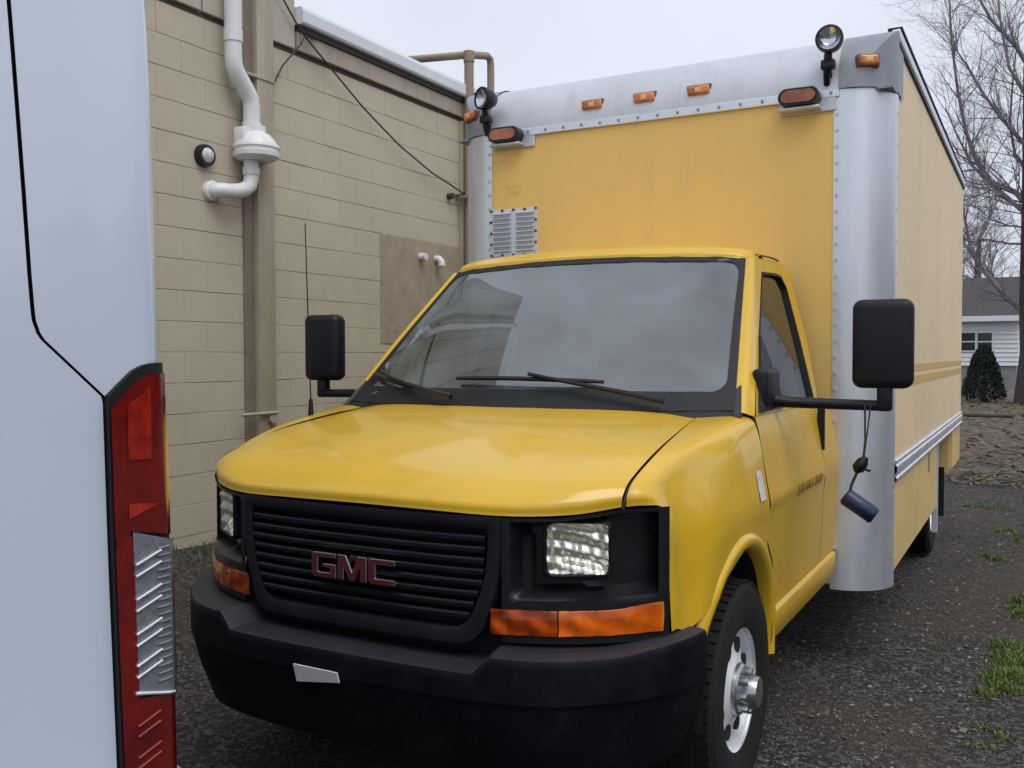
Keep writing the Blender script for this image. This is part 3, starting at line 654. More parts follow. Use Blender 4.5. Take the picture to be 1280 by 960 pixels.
# headlight bezels, lamps, signals
LCX, LCZ = .683, .967
for s in (1, -1):
    us = np.linspace(.494, .902, 52); G = []
    for tz in np.linspace(0, 1, 36):
        row = []
        for x in us:
            top = lipz(x) - .006; bot = .700
            z = bot + (top - bot) * tz
            cz = min(1, min(max(0, (z - .828) / .022), max(0, (top - .010 - z) / .012))); cx = min(1, min(max(0, (x - .518) / .02), max(0, (.880 - x) / .016)))
            d = .092 * float(smooth01(cz)) * float(smooth01(cx))
            cz2 = 1 - min(1, max(0, abs(z - .758) - .045) / .008)
            # rounded outer top corner
            row.append((s * x, Ff(x) + d - .004, z))
        G.append(row)
    bez = P(MB().grid(G), 'headlight_bezel', BLK, smooth=40)
    M_ = Matrix.Translation((s * (LCX + .002), -.757, LCZ)) @ Matrix.Rotation(s * R(30), 4, 'Z')
    lw, lh = .088, .073
    def rrect(w_, h_, r_, n=6):
        o = []
        for cx, cz, a0 in ((w_ - r_, h_ - r_, 0), (-w_ + r_, h_ - r_, 90), (-w_ + r_, -h_ + r_, 180), (w_ - r_, -h_ + r_, 270)):
            for k in range(n): a = R(a0 + 90 * k / (n - 1)); o.append((cx + r_ * math.cos(a), cz + r_ * math.sin(a)))
        return o
    V = []; rings = [(lw + .012, lh + .012, .02, .05), (lw + .012, lh + .012, .02, .004), (lw + .004, lh + .004, .022, -.004), (lw, lh, .022, .006)]
    for a_, b_, r_, d in rings: V += [tuple(M_ @ Vector((p[0], d, p[1]))) for p in rrect(a_, b_, r_)]
    hb = P(MB().add(V, [(q * 24 + k, q * 24 + (k + 1) % 24, (q + 1) * 24 + (k + 1) % 24, (q + 1) * 24 + k) for q in range(3) for k in range(24)]), 'headlight', BLKM, smooth=40)
    # faceted reflector
    G = []
    for j in range(31):
        row = []
        for i in range(41):
            fx, fz = -1 + 2 * i / 40, -1 + 2 * j / 30
            row.append(tuple(M_ @ Vector((fx * lw, .034 - .030 * max(fx * fx, fz * fz) ** .9 + .0026 * math.cos(fx * 17 + 1.5 * fz) + .0052 * math.sin(fz * 10 + fx * 2.5), fz * lh))))
        G.append(row)
    P(MB().lathe([(0, 0), (.012, .013), (.03, .014), (.034, 0)], (0, 0, 0), 'y', 12, -1), 'bulb', LENSC, hb, smooth=40).data.transform(M_ @ Matrix.Translation((0, .03, .006)))
    P(MB().grid(G), 'reflector', REFL, hb, smooth=40)
    pr = rrect(lw, lh, .022); V = [tuple(M_ @ Vector((p[0], -.001, p[1]))) for p in pr] + [tuple(M_ @ Vector((0, -.012, 0)))]
    P(MB().add(V, [(k, (k + 1) % 24, 24) for k in range(24)]), 'lens', LENSC, hb, smooth=60)
    # amber signals: wavy reflector behind a tinted lens
    for (xa, xb, m_s, nm) in ((.466, .648, AMBG2, 'side_marker'), (.652, .892, AMBG, 'turn_signal')):
        lift = lambda x: .012 * float(smooth01((x - .78) / .1))
        rf = [[(s * x, Ff(x) - .011 + .0022 * math.cos(x * 110 + tz * 3) + .0022 * math.sin(tz * 7 + x * 47), .724 + (.073 + lift(x)) * tz) for x in np.linspace(xa, xb, 60)] for tz in np.linspace(0, 1, 14)]
        root = P(MB().grid(rf), nm, AMBR if nm == 'turn_signal' else AMBR2, smooth=60)
        xr = np.linspace(xa, xb, 10); rowp = []
        for d in (.03, -.014): rowp.append([(s * x, Ff(x) + d, .797 + lift(x)) for x in xr])
        rowp.append([(s * x, Ff(x) - .020, .790 + lift(x)) for x in xr])
        rowp.append([(s * x, Ff(x) - .020, .729) for x in xr])
        rowp.append([(s * x, Ff(x) - .014, .722) for x in xr]); rowp.append([(s * x, Ff(x) + .03, .722) for x in xr])
        P(MB().grid(rowp), 'lens', m_s, root, smooth=40)

# bumper
bp_ = cr1([(0, -1.0), (.25, -.996), (.46, -.978), (.66, -.925), (.81, -.815), (.905, -.705), (.955, -.605), (.98, -.48)], 8)
full = np.concatenate([np.stack([-bp_[:0:-1, 0], bp_[:0:-1, 1]], 1), bp_])
G = []
for i, p in enumerate(full):
    q = full[min(i + 1, len(full) - 1)] - full[max(i - 1, 0)]; q /= np.linalg.norm(q); nrm = np.array((q[1], -q[0]))
    ax_ = abs(p[0])
    top = .630 + .050 * float(smooth01((ax_ - .47) / .03)) + .02 * float(smooth01((ax_ - .8) / .18))
    row = []
    for (off, z) in [(-.17, top + .010), (-.10, top + .009), (-.016, top + .006), (-.006, top + .003), (-.001, top - .005), (0, top - .022), (.0, .585), (.0, .560), (-.007, .552), (-.008, .535), (-.03, .45), (-.075, .33), (-.13, .30)]:
        row.append((*(p + nrm * off), z))
    G.append(row)
bump = P(MB().grid([r_[3:] for r_ in G]), 'bumper', BUMPM, smooth=40)
P(MB().grid([r_[:4] for r_ in G]), 'bumper_step_pad', PADM, bump, smooth=40)
for s in (1, -1):
    e_ = G[-1] if s > 0 else G[0]
    P(MB().add(list(e_), [tuple(range(len(e_)))]), 'bumper_end_cap', BUMPM, bump, smooth=0)
def bfront(x): return float(np.interp(abs(x), bp_[:, 0], bp_[:, 1]))
pl = [(-.150, .518), (.012, .532), (.012, .574), (-.150, .578)]
pl = [(-.155, .520), (.015, .545), (.013, .577), (-.157, .578)]
P(MB().prism(pl, lambda p, d: (p[0], bfront(p[0]) - .006 + d + (.57 - p[1]) * .25, p[1]), 0, -.006), 'plate_remnant', CLEARP, bump, smooth=0)
# chassis / underside, with a solid dark box added to block light
mb = MB(); mb.box((-.55, -.80, .32), (.55, 1.5, 1.0)); mb.box((-.42, 1.4, .50), (-.34, 6.4, .72)); mb.box((.34, 1.4, .50), (.42, 6.4, .72))
mb.box((-.85, .36, .40), (.85, 1.58, .60)); mb.box((-.60, -.72, .65), (.60, -.60, 1.05)); mb.tube([(-.9, 4.65, .38), (.9, 4.65, .38)], .07, 10); mb.tube([(-.8, 0, .37), (.8, 0, .37)], .05, 8)
mb.lathe([(-.16, 0), (-.14, .13), (0, .16), (.14, .13), (.16, 0)], (0, 4.65, .38), 'y', 16)
P(mb, 'chassis', DARK, smooth=30)

# wheels
def make_wheel(cx, cy, dual):
    z = .372
    tp = [(-.11, .20), (-.112, .26), (-.115, .31), (-.108, .345), (-.09, .364), (-.06, .370), (0, .372), (.06, .370), (.09, .364), (.108, .345), (.115, .31), (.112, .26), (.10, .222), (.094, .208)]
    rim = [(.094, .208), (.088, .216), (.080, .214), (.076, .203), (.04, .196), (.01, .192)]
    if not dual: disc = [(.01, .192), (.03, .186), (.052, .172), (.062, .155), (.066, .13), (.076, .108), (.085, .092), (.085, .0)]
    else: disc = [(.01, .192), (-.05, .185), (-.07, .16), (-.075, .12), (-.07, .0)]
    wh = P(MB().lathe(rim, (cx, cy, z), 'x', 40), 'wheel', STEEL, smooth=40)
    holes = 8
    mb = MB(); mb.lathe(disc, (cx, cy, z), 'x', 40); P(mb, 'wheel_disc', STEEL, wh, smooth=40)
    for k in range(holes):
        a = 2 * math.pi * (k + .5) / holes; xo = cx + (.0665 if not dual else -.058); rr_ = .146 if not dual else .165
        V = [(xo + .004 + (.006 if not dual else 0) * (rr_ - .155) * 0, cy + rr_ * math.cos(a) + .029 * math.cos(q) , z + rr_ * math.sin(a) + .029 * math.sin(q)) for q in np.linspace(0, 2 * math.pi, 12, endpoint=False)]
        V2 = [(p[0] - .03, p[1], p[2]) for p in V]
        mb = MB(); mb.add(V + V2, [tuple(range(12))] + [(i, (i + 1) % 12, 12 + (i + 1) % 12, 12 + i) for i in range(12)])
        P(mb, 'hand_hole', DARK, wh, smooth=0)
    mb = MB(); mb.lathe(tp, (cx, cy, z), 'x', 56)
    P(mb, 'tyre', TYRE, wh, smooth=30)
    mb = MB()      # tread blocks
    for k in range(56):
        a = 2 * math.pi * k / 56
        for (x0_, x1_, ph) in ((-.095, -.05, 0), (-.042, -.004, .5), (.004, .042, 0), (.05, .095, .5)):
            aa = a + ph * 2 * math.pi / 56; b0, b1 = aa - .038, aa + .038
            V = [(cx + x_, cy + r_ * math.cos(g), z + r_ * math.sin(g)) for r_ in (.362, .378 if abs(x_c) < .05 else .373) for g in (b0, b1) for x_ in (x0_, x1_)] if (x_c := (x0_ + x1_) / 2) else []
            mb.add(V, [(4, 5, 7, 6), (0, 1, 5, 4), (2, 6, 7, 3), (0, 4, 6, 2), (1, 3, 7, 5)])
    P(mb, 'tread', TYRE, wh, smooth=0, kind='stuff')
    mb = MB()
    hx = .085 if not dual else -.07
    mb.lathe([(hx, .090), (hx + .012, .088), (hx + .02, .080), (hx + .022, .056), (hx + .05, .058), (hx + .075, .05), (hx + .08, .0)], (cx, cy, z), 'x', 28)
    for k in range(8):
        a = 2 * math.pi * k / 8; mb.lathe([(hx + .01, .013), (hx + .042, .013), (hx + .05, .010), (hx + .052, 0)], (cx, cy + .068 * math.cos(a), z + .068 * math.sin(a)), 'x', 8)
    P(mb, 'hub', HUBM if not dual else STEEL, wh, smooth=30)
    return wh
def kids(o): return [c for c in bpy.data.objects if c.parent == o]
fw = make_wheel(0, 0, False); rw = make_wheel(0, 0, True)
def put(o, x, y, rz, first):
    r = o
    if not first:
        r = o.copy(); COL.objects.link(r)
        for c in kids(o):
            d = c.copy(); COL.objects.link(d); d.parent = r
    r.location = Vector((x, y, 0)) - WLOC[trk.name]; r.rotation_euler = (0, 0, rz); return r
put(fw, -.855, 0, math.pi, False); put(fw, .855, 0, 0, True)
put(rw, -1.03, 4.72, math.pi, False); put(rw, -.76, 4.72, math.pi, False); put(rw, .76, 4.72, 0, False); put(rw, 1.03, 4.72, 0, True)

# mirrors
for s in (1, -1):
    cx = s * 1.327
    mm = P(MB().box((cx - .107, .505, 1.397), (cx + .107, .60, 1.728), .035, 4), 'side_mirror', BLKM, smooth=50)
    P(MB().box((cx - .088, .598, 1.42), (cx + .088, .604, 1.70)), 'mirror_glass', MIRG, mm, smooth=0)
    P(MB().tube([(s * .93, .50, 1.345), (s * 1.0, .535, 1.338), (s * 1.33, .55, 1.332)], [.026, .021, .020], 8), 'mirror_arm', BLKM, mm, smooth=50)
    P(MB().box((s * 1.335 - .026, .525, 1.312), (s * 1.335 + .026, .575, 1.41), .01, 2), 'mirror_knuckle', BLKM, mm, smooth=50)
    P(MB().box((min(s * .885, s * .945), .36, 1.32), (max(s * .885, s * .945), .58, 1.47 if s > 0 else 1.36), .02, 3), 'mirror_base', BLKM, mm, smooth=50)
P(MB().tube([(-.90, -.055, 1.25), (-.90, -.055, 1.335)], [.014, .008], 8).tube([(-.90, -.055, 1.33), (-.895, -.075, 1.7), (-.885, -.10, 2.08)], [.0035, .003, .0025], 6), 'antenna', BLK, smooth=50)
# sticker and emblem residue on the fender / door
def sidepatch(y0, y1, z0, z1, d, s=1, n=4):
    return MB().grid([[(s * (sidex(y, z) + d), y, z) for y in np.linspace(y0, y1, n)] for z in np.linspace(z0, z1, n)])
P(sidepatch(.105, .170, 1.008, 1.112, .003), 'door_label', LABELW, smooth=0)
cu = bpy.data.curves.new('badge_text', 'FONT'); cu.body = 'SAVANA 3500'; cu.size = .062; cu.extrude = .0005; cu.space_character = 1.05
to = bpy.data.objects.new('badge_text', cu); COL.objects.link(to); bpy.context.view_layer.update()
me = bpy.data.meshes.new_from_object(to.evaluated_get(bpy.context.evaluated_depsgraph_get())); bpy.data.objects.remove(to)
mb = MB(); vv = [v.co.copy() for v in me.vertices]; wmax = max(v.x for v in vv)
mb.add([(sidex(.68 + v.x * .48 / wmax, .955 + v.y) + .003 + v.z, .68 + v.x * .48 / wmax, .955 + v.y) for v in vv], [tuple(p.vertices) for p in me.polygons])
P(mb, 'door_badge', RESID, smooth=0, recalc=False, kind='stuff')

# ---- cargo box
BW, YF, YS, YR, RC = 1.21, 1.60, 1.83, 6.5, .225
ZB, ZC, ZT = .375, 2.80, 3.105
P(MB().box((-.99, YF, .40), (.99, YF + .03, ZC - .012)), 'front_panel', YBOX, smooth=0)
# faded repaint blotch near the vent
P(MB().prism([(-.90 + .045 * math.cos(a) * (1 + .4 * math.sin(3 * a + 1)), 2.465 + .045 * math.sin(a) * (1 + .45 * math.cos(2 * a))) for a in np.linspace(0, 6.28, 18, endpoint=False)], lambda p, d: (p[0] + .08, YF - d, p[1]), .0, .001), 'touch_up_paint', TOUCH, smooth=0)
for s in (1, -1):
    prof = [(s * .952, YF - .003), (s * .985, YF - .004)] + [(s * (BW - RC + (RC + .004) * math.sin(a)), YS - (YS - YF + .004) * math.cos(a)) for a in np.linspace(.06, math.pi / 2, 12)] + [(s * (BW + .004), YS + .012), (s * (BW - .004), YS + .012)]
    nP = len(prof)
    post = P(MB().grid([[(x, y, z) for x, y in prof] for z in ([ZB] + list(np.linspace(.4, ZC, 12)))]), 'corner_post', ALU, smooth=30)
    mb = MB()
    for z in np.arange(.5, 2.75, .078):
        mb.box((s * .968 - .007, YF - .010, z - .007), (s * .968 + .007, YF - .002, z + .007))
    for z in np.arange(.52, 2.75, .156):
        mb.box((min(s * (BW + .003), s * (BW + .008)), YS - .004, z - .006), (max(s * (BW + .003), s * (BW + .008)), YS + .008, z + .006))
    P(mb, 'rivet_row', ALUW, post, smooth=0, kind='stuff')
    # corner cap: post curve mitred by roof curve
    G = []
    zc = np.linspace(ZC, ZT + .006, 70); xc = np.linspace(.975, BW + .008, 60)
    for z in zc:
        row = []
        for x in xc:
            u = min(1, max(0, (x - (BW - RC)) / (RC + .008))); yp = YS - (YS - YF + .01) * math.sqrt(max(0, 1 - u * u))
            tq = min(1, (z - ZC) / (ZT + .008 - ZC)); yr_ = YF - .012 + .30 * (1 - math.sqrt(max(0, 1 - tq ** 2.0)))
            row.append((s * x, max(yp - .006, yr_), z))
        G.append(row)
    G.append([(p[0], p[1] + .16, ZT + .006) for p in G[-1]])
    # side return
    cap = P(MB().grid(G), 'corner_cap', CAPG, smooth=25)
    P(MB().add([G[i][-1] for i in range(len(G))] + [(s * (BW + .008), YS + .16, ZT + .006), (s * (BW + .008), YS + .16, ZC)], [tuple(range(len(G) + 2))]), 'cap_return', CAPG, cap, smooth=0)
    P(MB().box((min(s * .985, s * (BW + .006)), YF + .05, ZC - .008), (max(s * .985, s * (BW + .003)), YS, ZC + .004)), 'cap_lip', CAPG, cap, smooth=0)
# roof cap
G = []
for tq in np.linspace(0, 1, 16):
    z = ZC + (ZT - ZC) * tq; y = YF - .008 + .29 * (1 - math.sqrt(max(0, 1 - tq ** 2)))
    G.append([(x, y, z) for x in np.linspace(-.978, .978, 14)])
G.append([(x, 2.4, ZT + .004) for x in np.linspace(-.978, .978, 14)])
rc_ = P(MB().grid(G), 'roof_cap', ALUW, smooth=40)
P(MB().box((-.978, YF - .014, ZC - .038), (.978, YF + .0, ZC + .006), .004, 1), 'roof_cap_flange', ALU, smooth=30)
mb = MB()
for x in np.arange(-.93, .95, .11): mb.box((x - .006, YF - .02, ZC - .022), (x + .006, YF - .012, ZC - .010))
P(mb, 'rivet_row', CAPG, smooth=0, kind='stuff')
# sides, roof, rear
for s in (1, -1):
    a, b_ = sorted((s * (BW - .02), s * BW))
    P(MB().box((a, YS - .02, .985), (b_, YR, 3.035)), 'side_panel', YSIDE, smooth=0)
    for z0, z1 in ((1.352, 1.402), (1.428, 1.47)):
        q = sorted((s * BW, s * (BW + .002))); P(MB().box((q[0], YS + .012, z0), (q[1], YR - .01, z1)), 'side_stripe', YSTRIPE, smooth=0)
    prof = [(.0, .885), (.018, .892), (.020, .905), (.012, .912), (.012, .93), (.020, .936), (.020, .965), (.012, .972), (.012, .985), (.018, .992), (.0, 1.0)]
    P(MB().grid([[(s * (BW - .004 + d), y, z) for d, z in prof] for y in (YS + .012, YR + .01)]), 'bottom_rail', ALU, smooth=20)
    q = sorted((s * (BW - .03), s * (BW + .012)))
    P(MB().box((q[0], YS + .0, 3.062), (q[1], YR + .01, 3.118), .008, 2), 'top_rail', ALU, smooth=30)
    P(MB().box((q[0], YS + .0, 3.032), (q[1] - .0 if s > 0 else q[1], YR, 3.052)), 'top_rail_lip', CABLE, smooth=0)
    P(MB().box((min(s * (BW - .05), s * (BW + .018)), YS + .02, 3.12), (max(s * (BW - .05), s * (BW + .018)), YR, 3.132)), 'roof_edge_seal', RUB, smooth=0)
    q = sorted((s * (BW - .03), s * (BW - .006)))
    P(MB().box((q[0], YS - .01, .43), (q[1], 4.22, .888)), 'side_skirt', YSKIRT, smooth=0)
    P(MB().box((q[0] - .005, 4.20, .25), (q[1] + .010, 4.25, .885)), 'skirt_end_trim', ALUW, smooth=0)
    P(MB().box((q[0], 5.62, .56), (q[1], YR, .888)), 'rear_skirt', YSKIRT, smooth=0)
    P(MB().box((min(s * .80, s * (BW - .03)), 5.60, .54), (max(s * .80, s * (BW - .03)), 5.64, .888)), 'rear_skirt_return', YSKIRT, smooth=0)
    P(MB().box((min(s * .7, s * 1.17), 5.3, .20), (max(s * .7, s * 1.17), 5.315, .60)), 'mud_flap', RUB, smooth=0)
P(MB().box((-BW + .02, YS + .2, 3.06), (BW - .02, YR, 3.11)), 'box_roof', ALUW, smooth=0)
P(MB().box((-BW + .02, YR - .03, .95), (BW - .02, YR, 3.06)), 'rear_door', YSIDE, smooth=0)
P(MB().box((-BW + .03, YS + .05, .90), (BW - .03, YR - .05, .98)), 'box_floor', DARK, smooth=0)
P(MB().box((-.95, YF + .035, .42), (.95, YF + .06, 1.0)), 'front_understructure', DARK, smooth=0)
# small dark slot in skirt
P(MB().box((BW - .010, 3.60, .74), (BW - .004, 3.74, .87)), 'skirt_slit', PIPET, smooth=0)
# marker lights
def marker(x, y, z, w_=.062, h_=.026, rz=0):
    b0 = P(MB().box((x - w_ - .008, y - .016, z - h_ - .008), (x + w_ + .008, y + .03, z + h_ + .008), .006, 2), 'marker_light', mat_cache('marker_base'), smooth=40)
    P(MB().box((x - w_, y - .036, z - h_), (x + w_, y - .008, z + h_), .011, 3), 'lens', AMB, b0, smooth=40)
    P(MB().box((x - .016, y - .0385, z - .012), (x + .016, y - .034, z + .012), .004, 2), 'painted_glint', GLINT, b0, smooth=40)  # highlight on the lens, painted as a pale amber patch
    if rz:
        M_ = Matrix.Translation((x, y, z)) @ Matrix.Rotation(rz, 4, 'Z') @ Matrix.Translation((-x, -y, -z)); off = WLOC[trk.name]
        for o in [b0] + kids(b0):
            T = off if o is b0 else Vector((0, 0, 0))
            o.data.transform(M_)
def mat_cache(n):
    return bpy.data.materials.get(n) or mat(n, (.16, .06, .025), .5)
GLINT = mat('pale_amber_glint', (.85, .45, .2), .3)
for x in (-.322, -.020, .278): marker(x, YF + .020, 2.888, .058, .024)
for s in (1, -1): marker(s * 1.10, YF + .028, 2.922, .046, .024, s * R(24))
# clearance lamps in brackets
for s in (1, -1):
    x = s * .80 if s > 0 else -.835
    br = P(MB().box((x - .105 - (.0 if s > 0 else .0), YF - .012, 2.70), (x + .165 if s > 0 else x + .165, YF - .003, 2.775), .004, 1), 'clearance_lamp', ALUW, smooth=30)
    P(MB().box((x - .098, YF - .075, 2.708), (x + .098, YF - .01, 2.725), .006, 2), 'bracket_shelf', ALUW, br, smooth=30)
    V = []
    prr = [(x + (.055 * (1 if math.cos(a) > 0 else -1)) + .042 * math.cos(a), 2.77 + .042 * math.sin(a)) for a in np.linspace(0.001, 6.284, 24, endpoint=False)]
    P(MB().prism(prr, lambda p, d: (p[0], YF + d, p[1]), -.085, -.01), 'housing', BLK, br, smooth=40)
    prl = [(x + (p[0] - x) * .84, 2.77 + (p[1] - 2.77) * .72) for p in prr]
    P(MB().prism(prl, lambda p, d: (p[0], YF + d, p[1]), -.094, -.08), 'lens', AMBD, br, smooth=40)
# spot lamps
for (x, z, tilt) in ((.945, 3.018, R(4)), (-.955, 2.985, R(-22))):
    yq = 1.52
    M_ = Matrix.Translation((x, yq, z)) @ Matrix.Rotation(tilt, 4, 'Z')
    sp_ = MB(); sp_.lathe([(-.03, .053), (-.028, .064), (.0, .064), (.03, .058), (.07, .032), (.075, 0)], (0, 0, 0), 'y', 28)
    sp_.v = [tuple(M_ @ Vector(v)) for v in sp_.v]
    so = P(sp_, 'spot_lamp', BLK, smooth=40)
    a = MB(); a.lathe([(-.022, .054), (-.005, .040), (.02, .0)], (0, 0, 0), 'y', 24); a.v = [tuple(M_ @ Vector(v)) for v in a.v]; P(a, 'reflector', CHROME, so, smooth=50)
    a = MB(); a.lathe([(-.026, .054), (-.033, .026), (-.035, 0)], (0, 0, 0), 'y', 24); a.v = [tuple(M_ @ Vector(v)) for v in a.v]; P(a, 'lens', LENSC, so, smooth=50)
    P(MB().tube([(x - .01, yq + .02, z - .058), (x - .015, yq + .03, z - .12), (x - .02, yq + .08, z - .15)], .02, 8).box((x - .045, yq + .01, z - .13), (x + .02, yq + .06, z - .085), .008, 2).tube([(x - .02, yq + .03, z - .12), (x - .025, yq + .075, z - .19)], .016, 8), 'lamp_stalk', BLK, so, smooth=40)
# louvred vent
vt = P(MB().box((-.962, YF - .006, 2.09), (-.657, YF - .0005, 2.362), .002, 1), 'louvre_vent', ALU, smooth=30)
for cx in (-.885, -.735):
    for k in range(9):
        z = 2.118 + k * .0265
        V = [(cx - .058, YF - .007, z + .017), (cx + .058, YF - .007, z + .017), (cx + .056, YF - .024, z), (cx - .056, YF - .024, z), (cx - .058, YF - .007, z - .002), (cx + .058, YF - .007, z - .002)]
        P(MB().add(V, [(0, 1, 2, 3), (3, 2, 5, 4), (0, 3, 4), (1, 5, 2)]), 'louvre', ALUW, vt, smooth=0)
mb = MB()
for i in range(5):
    for z in (2.098, 2.354): mb.box((-.955 + i * .0725 - .006, YF - .012, z - .006), (-.955 + i * .0725 + .006, YF - .005, z + .006))
for i in range(1, 4):
    for x in (-.955, -.665): mb.box((x - .006, YF - .012, 2.098 + i * .064 - .006), (x + .006, YF - .005, 2.098 + i * .064 + .006))
P(mb, 'vent_screws', CABLE, vt, smooth=0, kind='stuff')

# thing hanging from the mirror arm
hp = thing('hanging_plug', 'navy blue plug hanging by a dark cord from the truck mirror arm', 'plug', (1.26, .53, .9))
MB().tube([(1.268, .53, 1.335), (1.270, .53, 1.20), (1.262, .53, 1.115)], .004, 6).tube([(1.288, .53, 1.335), (1.276, .53, 1.22), (1.264, .53, 1.115)], .003, 6).tube([(1.25, .53, 1.10), (1.222, .53, 1.03), (1.214, .53, .985)], .006, 6).build('cord', CABLE, hp, 50)
MB().tube([(1.275, .53, 1.14), (1.262, .53, 1.12), (1.245, .53, 1.095), (1.24, .53, 1.08)], [.008, .022, .024, .010], 8).tube([(1.25, .53, 1.10), (1.29, .53, 1.088)], .006, 6).build('cord_clip', BLK, hp, 50)
MB().tube([(1.198, .53, .990), (1.205, .53, .985), (1.300, .53, .925), (1.308, .53, .920)], [.027, .034, .034, .028], 14).tube([(1.275, .53, .93), (1.283, .53, .895)], .006, 6).build('plug_body', NAVY, hp, 40)

# ------------------------------------------------------------------ white van (rear corner, close to the camera)
PE = Vector((.475, -2.04, 0)); va = R(172); vf = Vector((math.cos(va), math.sin(va), 0)); vr = Vector((vf.y, -vf.x, 0))
def vp_(u, w_, z): return PE + vr * u + vf * w_ + Vector((0, 0, z))
van = thing('white_van', 'white van seen from behind with its tall red tail light', 'van', tuple(vp_(-1, 2.6, 0)))
ed = lambda z: float(np.interp(z, [.3, .78, 1.07, 1.36, 1.51, 1.73, 2.14, 2.45, 2.62], [.016, .020, .016, .009, .003, .000, -.006, -.03, -.09]))
smz = lambda z: float(np.interp(z, [.5, .817, 1.177, 1.453, 1.553, 1.579, 1.62, 1.889, 2.07, 2.45], [-.098, -.106, -.117, -.123, -.233, -.242, -.246, -.258, -.265, -.28]))
zr = np.unique(np.concatenate([np.linspace(.55, 1.44, 16), np.linspace(1.445, 1.60, 16), np.linspace(1.65, 2.5, 14)]))
def bulge(u): return .03 * ((u + 1.0) / 1.0) ** 2      # rear face gently bowed in plan
def vw(u, z): return bulge(min(u, 0)) - .03 + .05 * max(0, z - 1.5) ** 2
G = [[vp_(u, vw(u, z), z) for u in np.linspace(-2.02 - smz(z) - .003 if False else -1.0, smz(z) - .0035, 14)] for z in zr]
van_body = None
G2 = []
def fold(u, z): return -.10 * max(0, u + .13 + .02 * (z - 1.5)) * float(smooth01((z - 1.50) / .5))
for z in np.unique(np.concatenate([zr, np.linspace(2.5, 2.62, 5)])):
    s0 = smz(min(z, 2.45)) + .0035; e0 = ed(z) - (.012 if z < 1.5 else 0); row = []
    for t_ in np.linspace(0, 1, 14): u = s0 + (e0 - .05 - s0) * t_; row.append(vp_(u, vw(u, z) + fold(u, z), z))
    wb0 = vw(e0 - .05, z) + fold(e0 - .05, z)
    for a in np.linspace(.25, math.pi / 2, 7): row.append(vp_(e0 - .05 + .05 * math.sin(a), wb0 + .05 * (1 - math.cos(a)), z))
    row.append(vp_(e0 + .012, .6, z)); row.append(vp_(e0 + .012, 3.6, z)); row.append(vp_(e0 - .1, 5.0, z))
    G2.append(row)
MB().grid(G2).build('body_side', VANW, van, 50)
MB().grid(G).build('rear_door', VANW, van, 50)
MB().grid([[vp_(u, vw(u, z), z) for u in np.linspace(-1.007, -2.0, 12)] for z in zr]).build('rear_door', VANW, van, 50)
MB().grid([[vp_(u, vw(u, z) + .03, z) for u in np.linspace(-2.0, min(-.09, smz(z) + .02), 12)] for z in zr]).build('door_gap_backing', DARK, van, 50)
mb = MB()
mb.grid([[vp_(-2.02, w_, z) for w_ in (.02, 3.6, 5.0)] for z in (.45, 1.5, 2.55)]); mb.grid([[vp_(u, w_, 2.62 + .04 * (1 - ((u + 1) / 1.02) ** 2) - (.5 if w_ > 4 else 0)) for u in np.linspace(-2.02, -.12, 8)] for w_ in (.06, 3.4, 5.0)])
mb.box((-1, 0, 0), (1, 1, 1)) if False else None
mb.grid([[vp_(u, 5.0 + .3 * (z < 1.3), z) for u in (-2.0, -1, -.1)] for z in (.5, 1.2, 2.1)])
mb.build('body_shell', VANW, van, 50)
mb = MB(); bpn = [(-2.05, .05), (-2.0, -.08), (-1, -.12), (-.05, -.09), (.03, -.03), (.052, .08)]
mb.grid([[vp_(u, w_ + d, z) for u, w_ in bpn] for d, z in ((.12, .765), (.02, .76), (0, .74), (0, .52), (.08, .45))]); mb.build('rear_bumper', CAPG, van, 40)
MB().grid([[vp_(u, w_, .47) for u in (-1.9, -.1)] for w_ in (.1, 5.0)]).build('underbody', DARK, van, 0)
for (u, w_) in ((-.14, 1.2), (-1.88, 1.2), (-.14, 4.4), (-1.88, 4.4)):
    c = vp_(u, w_, .34); mb = MB(); mb.lathe([(-.1, 0), (-.1, .22), (-.1, .32), (-.06, .34), (.06, .34), (.1, .32), (.1, .22), (.1, 0)], (0, 0, 0), 'x', 28)
    Mz = Matrix.Translation(c) @ Matrix.Rotation(math.atan2(vr.y, vr.x), 4, 'Z'); mb.v = [tuple(Mz @ Vector(v)) for v in mb.v]
    mb.build('wheel', TYRE, van, 30)
# tail light: a wrapped housing and its lenses
def tl(u, z, d=0):   # point on the lamp surface; wraps round the corner near the edge
    e0 = ed(z); q = (e0 - .045); wz = vw(u, z)
    if u <= q: return vp_(u, vw(u, z) - .012 - d, z)
    a = min(1, (u - q) / .045); return vp_(q + .045 * a, vw(q, z) - .012 - d + .045 * (1 - math.sqrt(max(0, 1 - a * a))) , z)
ztop = lambda u: float(np.interp(u, [-.123, -.105, -.075, -.058, -.04, 0], [1.455, 1.472, 1.498, 1.506, 1.510, 1.511]))
uin = lambda z: float(np.interp(z, [.75, .817, 1.177, 1.453], [-.103, -.106, -.117, -.123]))
def lampgrid(u0f, u1f, z0f, z1f, d, nu=14, nz_=20):
    G = []
    for tz in np.linspace(0, 1, nz_):
        row = []
        for tu in np.linspace(0, 1, nu):
            z = z0f(tu) + (z1f(tu) - z0f(tu)) * tz; u = u0f(z) + (u1f(z) - u0f(z)) * tu; row.append(tl(u, z, d))
        G.append(row)
    return G
zt = lambda tu: ztop(-.123 + .123 * tu)
lampo = MB(); Gl = lampgrid(uin, lambda z: ed(z), lambda tu: .755, zt, 0)
lampo.grid(Gl)
edge = [r_[0] for r_ in Gl] + list(Gl[-1]) 
lampo.grid([[p for p in edge], [p + vf * .03 for p in edge]])
lampo.grid([[r_[-1] for r_ in Gl], [r_[-1] + vf * .08 for r_ in Gl]])
tlo = lampo.build('tail_light', RUB, van, 50)
ins = .002
